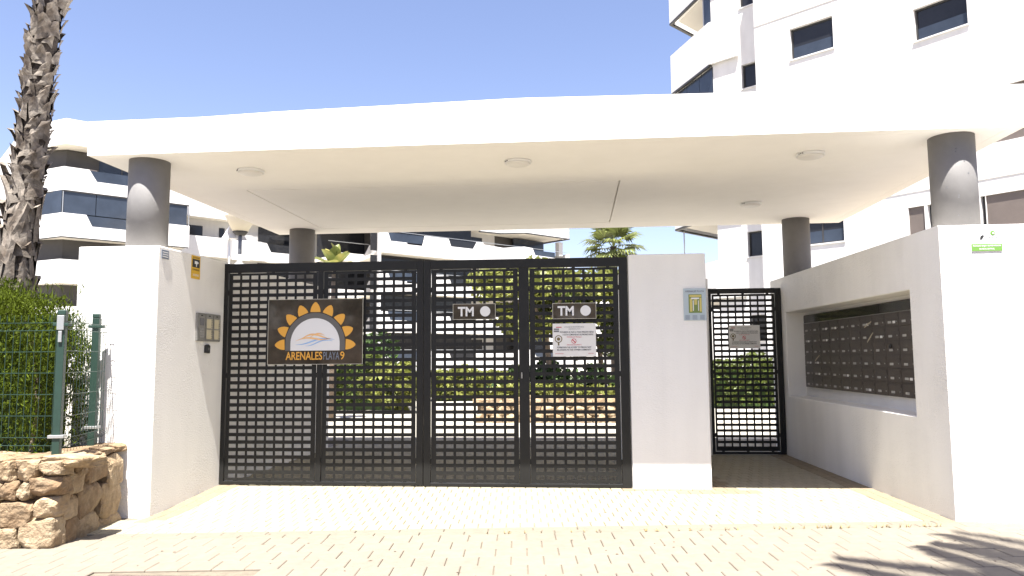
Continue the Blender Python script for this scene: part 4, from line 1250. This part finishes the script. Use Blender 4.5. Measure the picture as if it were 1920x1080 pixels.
# ------------------------------------------------------------------ left apartment building
LP0 = Vector((-33.27866846, 45.66051138)); LU = Vector((0.69088241, 0.72296715)); LN = Vector((0.72296715, -0.69088241))
def LB(s, o, z):
    p = LP0 + LU * s + LN * o
    return (p.x, p.y, z)
FL = [0.45, 3.50, 6.55, 9.60, 12.67, 15.75]                       # undersides of the white bands
def inset(path, d):
    return path
def path_wall(mb, path, z0, z1, th, T, inner=True):
    """wall of thickness th behind an open path of (s,o) points; outer side = path"""
    pts = [Vector(p) for p in path]; off = []
    for k, p in enumerate(pts):
        dirs = []
        if k > 0: dirs.append((pts[k] - pts[k - 1]).normalized())
        if k < len(pts) - 1: dirs.append((pts[k + 1] - pts[k]).normalized())
        nn = [Vector((d.y, -d.x)) for d in dirs]
        s_ = sum(nn, Vector((0, 0))); s_.normalize()
        off.append(p + s_ * (th / max(0.3, s_.dot(nn[0]))))
    for k in range(len(pts) - 1):
        a, b_, c_, d_ = pts[k], pts[k + 1], off[k + 1], off[k]
        mb.prism([tuple(a), tuple(b_), tuple(c_), tuple(d_)], z0, z1, T)
    return off

def building(name, loc, label):
    return thing(empty(name, loc), label, 'building')

bl = building('apartment_building', LB(4, -3, 0), 'white apartment building with long balcony bands behind the palm trunk')
def part(mb, name, m_, root, fix=True):
    return put(mb.build(name, m_, None, fix=fix), root)

S1path = [(-1.98, -4.6), (0, 0), (8.05, 0), (8.05, -5.2)]
def flat_slab(root, poly, z0, z1, T, name='floor_slab', m_=None):
    return part(MB().prism(poly, z0, z1, T), name, m_ or M_SOFFIT, root)
def S1in(d): return [(-1.98, -6), (-1.98 + d * .9, -4.6 + d * .2), (d * .6, -d), (8.05 - d, -d), (8.05 - d, -6)]
for k, zb_ in enumerate(FL):
    zt_ = zb_ + 1.56 if k < 5 else 17.46
    flat_slab(bl, S1in(0.12), zb_ + 0.02, zb_ + 0.30, LB)
    for pth in ([(-1.98, -4.6), (0, 0)], [(8.05, 0), (8.05, -5.2)]):
        b = MB(); path_wall(b, pth, zb_, zt_, 0.11, LB); part(b, 'side_parapet', M_BLD, bl)
    if k in (3, 4):
        q0, q1 = (1.42, 1.80) if k == 3 else (1.48, 1.96)
        zc = 10.41 if k == 3 else 13.47
        r0, r1 = (6.2, 6.6)
        poly = [(0.001, zb_), (7.939, zb_), (7.939, zt_), (r1, zt_), (r0, zc), (q1, zc), (q0, zt_), (0.001, zt_)]
        part(MB().prism(poly, -0.11, -0.001, LB, axis='y'), 'parapet', M_BLD, bl)
        part(MB().prism([(q1 + .02, zc + .01), (r0 - .02, zc + .01), (r1 - .04, zt_ - .05), (q0 + .04, zt_ - .05)], -0.075, -0.055, LB, axis='y'), 'balcony_glass', M_GLASSB, bl)
    else:
        part(MB().prism([(0.001, zb_), (7.939, zb_), (7.939, zt_), (0.001, zt_)], -0.11, -0.001, LB, axis='y'), 'parapet', M_BLD, bl)
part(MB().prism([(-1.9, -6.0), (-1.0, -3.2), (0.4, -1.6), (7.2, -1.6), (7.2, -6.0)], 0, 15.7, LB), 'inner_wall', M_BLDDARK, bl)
part(MB().prism([(-1.98, -14), (-1.98, -6.0), (8.05, -6.0), (8.05, -14)], 0, 17.0, LB), 'rear_wall', M_BLD, bl)
# glazed storey
for k in range(4):
    part(MB().box(0.03 + k * 1.97, 1.96 + k * 1.97, -0.10, -0.07, 11.17, 12.66, LB), 'glass_pane', M_GLASSB, bl)
b = MB(); path_wall(b, [(-1.90, -4.52), (-0.04, -0.10)], 11.17, 12.66, 0.03, LB); part(b, 'glass_pane', M_GLASSB, bl)
b = MB(); path_wall(b, [(-1.95, -4.58), (0, -0.02)], 12.58, 12.668, 0.05, LB); path_wall(b, [(0.0, -0.015), (8.0, -0.015)], 12.58, 12.668, 0.05, LB)
part(b, 'window_rail', M_FRAME, bl)
b = MB(); path_wall(b, [(-1.95, -4.58), (0, -0.02)], 9.53, 9.598, 0.05, LB); path_wall(b, [(0.0, -0.015), (8.0, -0.015)], 9.53, 9.598, 0.05, LB)
part(b, 'window_rail', M_FRAME, bl)
b = MB()
for s_ in (0.0, 7.96): b.box(s_, s_ + 0.05, -0.06, -0.015, 11.17, 12.58, LB)
part(b, 'mullion', M_GALV, bl)
part(MB().prism([(1.50, 14.32), (1.92, 13.50), (2.35, 13.50), (1.98, 14.30)], -0.30, -0.26, LB, axis='y'), 'screen_panel', M_BROWN, bl)
for k in range(3): part(MB().box(2.4 + k * 1.5, 3.8 + k * 1.5, -1.60, -1.57, 13.0, 15.4, LB), 'window', M_GLASSB, bl)
part(MB().box(-1.2, -0.3, -3.2, -3.15, 8.2, 9.5, LB), 'window', M_GLASSB, bl)

# set-back middle part of the same building
S2o = -4.0
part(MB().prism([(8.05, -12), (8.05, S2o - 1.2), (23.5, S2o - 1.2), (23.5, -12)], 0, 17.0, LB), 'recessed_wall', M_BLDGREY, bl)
S2path = [(8.1, S2o), (12.3, S2o), (13.0, S2o - 0.75), (13.75, S2o - 0.05), (15.1, S2o - 0.05), (15.7, S2o - 0.35)]
for k, zb_ in enumerate(FL):
    zt_ = zb_ + 1.56
    b = MB(); path_wall(b, S2path, zb_, zt_, 0.12, LB); part(b, 'parapet', M_BLD, bl)
    part(MB().prism([(15.7, zb_), (19.0, zb_), (19.0, zt_), (18.6, zt_), (18.3, zb_ + .82), (16.1, zb_ + .82), (15.72, zt_)], S2o - 0.47, S2o - 0.35, LB, axis='y'), 'parapet', M_BLD, bl)
    part(MB().prism([(16.1, zb_ + .83), (18.3, zb_ + .83), (18.55, zt_ - .05), (15.8, zt_ - .05)], S2o - 0.43, S2o - 0.40, LB, axis='y'), 'balcony_glass', M_GLASS, bl)
    flat_slab(bl, [(8.12, S2o - 1.19), (8.12, S2o - .14), (12.2, S2o - .14), (13.0, S2o - .95), (19, S2o - .95), (19, S2o - 1.19)], zb_ + .02, zb_ + .28, LB)
    for (a, c_) in ((9.45, 10.75), (12.05, 12.5)):
        if zb_ + 3.0 < 16.9:
            w = part(MB().box(a, c_, S2o - 1.199, S2o - 1.16, zt_ - 0.15, zt_ + 1.0, LB), 'window', M_FRAME, bl)
            part(MB().box(a + .05, c_ - .05, S2o - 1.159, S2o - 1.15, zt_ - 0.10, zt_ + .95, LB), 'pane', M_GLASS, bl).name
    part(MB().box(15.3, 19.0, S2o - 1.199, S2o - 1.15, zt_, min(16.9, zb_ + 3.0), LB), 'glass_wall', M_GLASS, bl)
# bay with dark loggia
for k, zb_ in enumerate(FL):
    zt_ = zb_ + 1.56
    part(MB().prism([(19.05, zb_), (24.2, zb_), (24.2, zt_), (22.95, zt_), (22.5, zb_ + .7), (19.05, zb_ + .7)], -0.12, 0, LB, axis='y'), 'parapet', M_BLD, bl)
    part(MB().box(19.05, 24.0, -2.0, -1.9, zb_ + .3, min(17, zb_ + 3.05), LB), 'glass_wall', M_GLASS, bl)
    flat_slab(bl, [(19.05, -5), (19.05, -.13), (24.1, -.13), (24.1, -5)], zb_ + .02, zb_ + .28, LB)
    part(MB().box(19.1, 22.9, -0.10, -0.07, zt_ + 0.02, zt_ + 0.06, LB), 'handrail', M_GALV, bl)

# front wing (closer to the gate)
bf = building('apartment_building', LB(30, 2, 0), 'white apartment wing with notched balcony fronts seen above the vehicle gate')
FP = [(23.0, 0.0), (19.9, 6.5), (40.6, 6.5), (40.6, -6)]
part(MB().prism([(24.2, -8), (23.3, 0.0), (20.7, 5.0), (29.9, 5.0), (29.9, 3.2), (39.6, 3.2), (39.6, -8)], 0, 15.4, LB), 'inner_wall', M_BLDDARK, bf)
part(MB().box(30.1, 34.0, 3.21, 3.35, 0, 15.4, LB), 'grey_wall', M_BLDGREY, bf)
for k, zb_ in enumerate(FL):
    zt_ = zb_ + 1.60 if k < 5 else 17.0
    b = MB(); path_wall(b, FP[:2], zb_ if k else 0, FL[k + 1] if k < 5 else zt_, 0.14, LB); part(b, 'end_wall', M_BLD, bf)
    b = MB(); path_wall(b, [(40.6, 6.5), (40.6, -6)], zb_, zt_, 0.14, LB); part(b, 'side_parapet', M_BLD, bf)
    z_c = zb_ + 0.86
    if k < 4:
        poly = [(19.95, zb_), (30.1, zb_), (30.1, zt_ + .1), (29.45, zt_ + .06), (29.05, z_c + .18), (26.7, z_c + .18), (26.45, zt_ + .05), (24.15, zt_ + .05), (23.9, z_c - .05), (22.42, z_c - .05), (22.42, z_c + .08), (20.93, z_c + .08), (20.69, zt_), (19.95, zt_)]
        part(MB().prism(poly, 6.36, 6.50, LB, axis='y'), 'parapet', M_BLD, bf)
        part(MB().prism([(20.95, z_c + .09), (23.88, z_c + .09), (24.05, zt_), (20.75, zt_)], 6.40, 6.43, LB, axis='y'), 'balcony_glass', M_GLASSB, bf)
        part(MB().prism([(26.72, z_c + .19), (29.03, z_c + .19), (29.4, zt_), (26.5, zt_)], 6.40, 6.43, LB, axis='y'), 'balcony_glass', M_GLASS, bf)
        part(MB().prism([(30.1, zb_), (40.45, zb_), (40.45, z_c + .15), (39.2, z_c + .15), (38.75, z_c + .22), (36.24, z_c + .28), (35.9, zt_ + .15), (34.9, zt_ + .2), (32.4, zt_ - .15), (30.1, zt_ - .05)], 6.28, 6.42, LB, axis='y'), 'parapet', M_BLD, bf)
        part(MB().prism([(36.28, z_c + .30), (38.8, z_c + .26), (38.8, zt_), (36.0, zt_)], 6.32, 6.35, LB, axis='y'), 'balcony_glass', M_GLASSB, bf)
        part(MB().box(36.0, 39.9, 3.6, 3.7, zb_ + .3, zb_ + 3.0, LB), 'glass_wall', M_GLASSB, bf)
        w = part(MB().box(31.2, 32.5, 3.351, 3.40, zt_ + .1, zt_ + 1.1, LB), 'window', M_FRAME, bf)
        part(MB().box(31.26, 32.44, 3.401, 3.41, zt_ + .16, zt_ + 1.04, LB), 'pane', M_GLASS, bf)
        part(MB().box(20.0, 29.9, 5.02, 5.08, zb_ + .3, zb_ + 3.0, LB), 'glass_wall', M_GLASS, bf)
    else:
        part(MB().prism([(19.95, zb_), (29.6, zb_), (29.6, zt_), (19.95, zt_)], 6.36, 6.50, LB, axis='y'), 'parapet', M_BLD, bf)
        b = MB(); path_wall(b, [(29.6, 6.45), (31.2, 4.6), (33.4, 4.9), (34.96, 6.5), (40.6, 6.5)], zb_, zt_, 0.14, LB); part(b, 'parapet', M_BLD, bf)
        b = MB(); path_wall(b, [(31.2, 4.62), (33.4, 4.92), (34.96, 6.52), (40.64, 6.52), (40.64, 3.0)], zb_ - .10, zb_ - 0.002, 0.12, LB); part(b, 'roof_edge', M_FRAME, bf)
    flat_slab(bf, [(23.4, -6), (20.3, 6.2), (29.4, 6.2), (31.3, 4.3), (33.4, 4.6), (35.0, 6.2), (40.3, 6.2), (40.3, -6)], zb_ + .02, zb_ + .28, LB)
    part(MB().box(19.98, 40.4, 6.30, 6.33, zt_ + 0.12, zt_ + 0.16, LB), 'handrail', M_GALV, bf)
part(MB().box(39.6, 40.1, 5.6, 6.1, 11.0, 12.3, LB), 'post', M_BLDGREY, bf)
ab = thing(MB().box(-60, 60, 100, 108, -0.2, 10.0).build('far_building', M_BLD), 'low white building far behind the fan palm', 'building')
ac = MB(); ac.box(-2.2, -0.2, 99.0, 100.0, 10.0, 11.6); thing(ac.build('rooftop_unit', M_BLDGREY, bevel=0.05), 'grey cooling unit on the far low roof', 'cooling unit')

# ------------------------------------------------------------------ right apartment building
RP0 = Vector((6.50570368, 27.98560599)); RV = Vector((-0.75356339, 0.65737525)); RN = Vector((-0.65737525, -0.75356339))
def RB(s, o, z):
    p = RP0 + RV * s + RN * o
    return (p.x, p.y, z)
KP = Vector((9.99470218, 24.9419586)); KV = Vector((-0.6481199, 0.76153831)); KN = Vector((-0.76153831, -0.6481199))
def RB2(s, o, z):
    p = KP + KV * s + KN * o
    return (p.x, p.y, z)
br = building('apartment_building', RB(-1, -4, 0), 'tall white apartment building rising behind the right end of the canopy')
TOP = 19.6
TH = 0.28
ops = []
wins = [(-3.25, -1.71, 12.05, 13.20), (-3.25, -1.71, 15.15, 16.3), (-3.25, -1.71, 8.75, 9.9), (-3.30, -1.75, 5.33, 6.42), (-3.3, -1.75, 2.2, 3.3)]
def wbuild(root, T, wall_name, s0, s1, z0, z1, wins, o_face, sill=True, split=1):
    # face at o_face; T(s,o,z); grid_sheet uses y = -o so that y0 is the outer face
    TT = lambda x, y_, z: T(x, o_face - y_, z)
    w = wall_open(s0, s1, z0, z1, wins, 0.0, TH, TT)
    part(w, wall_name, M_BLD, root)
    for (a, c_, d_, e_) in wins:
        fr = MB(); f_ = 0.055
        zz = 0.14
        for (p, q, r_, s_) in ((a, c_, d_, d_ + f_), (a, c_, e_ - f_, e_), (a, a + f_, d_ + f_, e_ - f_), (c_ - f_, c_, d_ + f_, e_ - f_)):
            fr.box(p, q, zz, zz + .06, r_, s_, lambda x, y_, z: TT(x, y_, z))
        wo_ = part(fr, 'window', M_FRAME, root)
        n_ = split if (c_ - a) > 0.9 and e_ < 7 else 1
        for k in range(n_):
            x0_, x1_ = a + f_ + (c_ - a - 2 * f_) * k / n_, a + f_ + (c_ - a - 2 * f_) * (k + 1) / n_
            g_ = MB().box(x0_ + .002, x1_ - .002, zz + .025, zz + .035, d_ + f_, e_ - f_, TT).build('pane', M_GLASS, None)
            g_.parent = wo_; g_.matrix_parent_inverse = Matrix.Identity(4)
            if k:
                m2 = MB().box(x0_ - .025, x0_ + .025, zz + .005, zz + .024, d_ + f_, e_ - f_, TT).build('mullion', M_FRAME, None)
                m2.parent = wo_; m2.matrix_parent_inverse = Matrix.Identity(4)
        # lower roller blind half seen through the glass
        if (c_ - a) > 1.2:
            bl_ = MB().box(a + f_ + .01, c_ - f_ - .01, zz + .012, zz + .018, d_ + f_, d_ + (e_ - d_) * .42, TT).build('lower_pane', M_GLASSB, None)
            bl_.parent = wo_; bl_.matrix_parent_inverse = Matrix.Identity(4)
        if sill:
            s_ = MB().box(a - .04, c_ + .04, -0.05, zz, d_ - 0.045, d_ - 0.002, TT).build('sill', M_BLD, None)
            s_.parent = wo_; s_.matrix_parent_inverse = Matrix.Identity(4)
wbuild(br, RB, 'front_wall', -4.63, -0.36, -0.2, TOP, wins, 0.0, split=2)
# wing set back to the left of the main face; the main face throws its shadow on it
SB = -1.45
sw_ = [(0.38, 1.00, z, z + 0.98) for z in (2.1, 5.35, 8.7, 12.07, 15.40)]
wbuild(br, RB, 'front_wall', -0.36, 2.29, -0.2, TOP, sw_, SB, split=1)
part(MB().box(-0.66, -0.36, SB + 0.001, -TH - 0.001, -0.2, TOP, RB), 'return_wall', M_BLD, br)
b = MB(); b.box(-4.62, -0.362, 0.001, 0.022, 13.72, 13.76, RB); part(b, 'string_course', M_BLDGREY, br)
# second facet
wins2 = [(-2.82, -1.25, 11.37, 12.42), (-2.82, -1.25, 14.5, 15.5), (-1.24, -0.74, 4.5, 6.12), (-1.62, -1.33, 4.5, 6.12), (-7.2, -2.98, 4.5, 6.11), (-2.97, -2.84, 4.5, 6.11), (-7.2, -2.98, 7.6, 9.22)]
TT2 = lambda x, y_, z: RB2(x, -y_, z)
part(wall_open(-7.6, 0.0, -0.2, TOP, wins2, 0.0, TH, TT2), 'front_wall', M_BLD, br)
for (a, c_, d_, e_), m_ in zip(wins2, (M_GLASS, M_GLASS, M_BROWN, M_GLASS, M_BROWN, M_FRAME, M_BROWN)):
    nm = 'pane' if m_ is M_GLASS else ('clad_panel' if m_ is M_BROWN else 'frame_strip')
    part(MB().box(a + .004, c_ - .004, 0.06 if m_ is M_BROWN else 0.16, 0.2, d_ + .004, e_ - .004, TT2), nm, m_, br)
    if d_ > 11:
        fr = MB()
        for (p, q, r_, s_) in ((a, c_, d_, d_ + .055), (a, c_, e_ - .055, e_), (a, a + .055, d_ + .055, e_ - .055), (c_ - .055, c_, d_ + .055, e_ - .055)): fr.box(p, q, .12, .155, r_, s_, TT2)
        part(fr, 'window_frame', M_FRAME, br)
        part(MB().box(a + .06, c_ - .06, .14, .15, d_ + .06, d_ + .42, TT2), 'lower_pane', M_GLASSB, br)
        part(MB().box(a - .04, c_ + .04, -.05, .11, d_ - .045, d_ - .002, TT2), 'sill', M_BLD, br)
part(MB().box(-7.58, -0.01, -0.0, -0.018, 6.58, 6.61, TT2), 'string_course', M_BLDGREY, br)
# body behind the facades
Kx = [RB2(-7.6, -0.30, 0), RB2(-0.1, -0.30, 0), RB(-4.5, -0.30, 0), RB(-0.70, -0.30, 0), RB(-0.70, -1.75, 0), RB(2.27, -1.75, 0), RB(2.27, -10, 0), RB(-9, -10, 0)]
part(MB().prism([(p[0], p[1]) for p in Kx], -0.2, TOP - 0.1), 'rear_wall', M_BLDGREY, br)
# terraces on the left corner
Apt = Vector(RB(2.29, SB + 0.05, 0)[:2]); Bpt = Vector((4.618, 33.779)); Cpt = Vector((7.2, 36.757))
A0 = Vector(RB(1.08, SB + 0.05, 0)[:2])
Dpt = Vector(RB(2.29, -7.5, 0)[:2])
ID = lambda x, y_, z: (x, y_, z)
for zb_, zt_ in ((3.8, 5.31), (7.18, 8.75), (10.3, 11.95), (13.44, 15.2), (16.74, 18.4)):
    b = MB(); path_wall(b, [tuple(Cpt), tuple(Bpt), tuple(Apt), tuple(A0)], zb_, zt_, 0.13, ID)
    # thickness lies to the right of the path: inside
    part(b, 'parapet', M_BLD, br)
    flat_slab(br, [tuple(Vector(RB(2.295, SB - .15, 0)[:2])), tuple(Bpt + Vector((.28, .0))), tuple(Cpt + Vector((0.1, -.2))), tuple(Dpt + Vector((-.01, 0)))], zb_ + .06, zb_ + .3, ID)
    b = MB(); path_wall(b, [tuple(Cpt + Vector((-.01, .015))), tuple(Bpt + Vector((-.015, 0))), tuple(Apt + Vector((-.015, -.008)))], zb_ - .085, zb_ - .002, 0.12, ID)
    part(b, 'terrace_edge', M_FRAME, br)
for (z0_, z1_) in ((11.95, 13.35), (8.75, 10.2)):
    for k in range(3):
        p = Apt + (Bpt - Apt) * (k / 3 + .005); q = Apt + (Bpt - Apt) * ((k + 1) / 3 - .005)
        b = MB(); path_wall(b, [tuple(q + Vector((.05, 0))), tuple(p + Vector((.05, 0)))], z0_, z1_, 0.03, ID); part(b, 'glass_pane', M_GLASSB, br)
p = Apt + (Bpt - Apt) * 0.01; q = Apt + (Bpt - Apt) * 0.16
b = MB(); path_wall(b, [tuple(q + Vector((.05, 0))), tuple(p + Vector((.05, 0)))], 15.2, 16.65, 0.03, ID); part(b, 'glass_pane', M_GLASSB, br)
p = Apt + (Bpt - Apt) * 0.17
b = MB(); b.box(p.x, p.x + .05, p.y, p.y + .05, 15.2, 16.65); b.box(4.85, 4.90, 33.9, 33.95, 5.31, 7.09); part(b, 'terrace_post', M_GALV, br)

# ------------------------------------------------------------------ across the street (seen only as reflections)
for k, x_ in enumerate((-13, -6.5, 0.5, 8, 15)):
    shrub('street_tree', ['tree across the street, first of five from the left', 'tree across the street, second of five', 'tree across the street, middle of five', 'tree across the street, fourth of five', 'tree across the street, last of five'][k],
          'tree', (x_, -14 + (k % 2), 3.4), (3.3, 2.2, 2.6), 2600, 0.42, M_LEAFD, 40, group='trees across the street', trunk=2.6)
thing(MB().box(-40, 40, -17.6, -17.2, -0.3, 2.2).build('far_wall', M_STONE2), 'tan wall across the street behind the camera', 'wall')

# ------------------------------------------------------------------ small litter and weeds
lt = MB()
for k in range(70):
    x_ = rnd.uniform(-4.0, 3.4); y_ = rnd.uniform(5.2, 8.7)
    z_ = gz(x_, y_) + 0.001; a = rnd.uniform(0, 6.28); l_ = rnd.uniform(.006, .02) * (1.6 if rnd.random() < .15 else 1); w_ = l_ * rnd.uniform(.3, .6)
    d_ = Vector((math.cos(a), math.sin(a), 0)); n_ = Vector((-math.sin(a), math.cos(a), 0)); p = Vector((x_, y_, z_))
    lt.quad(p - d_ * l_, p + n_ * w_ + Vector((0, 0, .006)), p + d_ * l_ + Vector((0, 0, .002)), p - n_ * w_ + Vector((0, 0, .004)))
o = lt.build('leaf_litter', M_BARK, None, fix=False); o['kind'] = 'stuff'; o['label'] = 'scattered dry leaf bits and grit on the paving'; o['category'] = 'litter'

b = MB()
for k in range(60):
    cl = rnd.choice([(1.9, 0.5), (2.9, 0.1), (0.9, 0.3), (-0.2, 0.4), (2.3, 0.25)])
    x_ = cl[0] + rnd.gauss(0, cl[1] + .05)
    if not -4.2 < x_ < 3.3: continue
    y_ = kerb_y(x_) - 0.235 + rnd.uniform(-.012, .012); z_ = gz(x_, y_)
    for q in range(4):
        a = rnd.uniform(0, 6.28); h_ = rnd.uniform(.012, .035); d_ = Vector((math.cos(a), math.sin(a), 0)) * .02; w_ = Vector((-math.sin(a), math.cos(a), 0)) * .003
        p = Vector((x_, y_, z_)); b.quad(p - w_, p + w_, p + d_ + Vector((0, 0, h_)) + w_ * .2, p + d_ + Vector((0, 0, h_)) - w_ * .2)
o = b.build('dry_weeds', M_WEED, None, fix=False); o['kind'] = 'stuff'; o['label'] = 'tiny dry weeds in the joint of the kerb'; o['category'] = 'weeds'
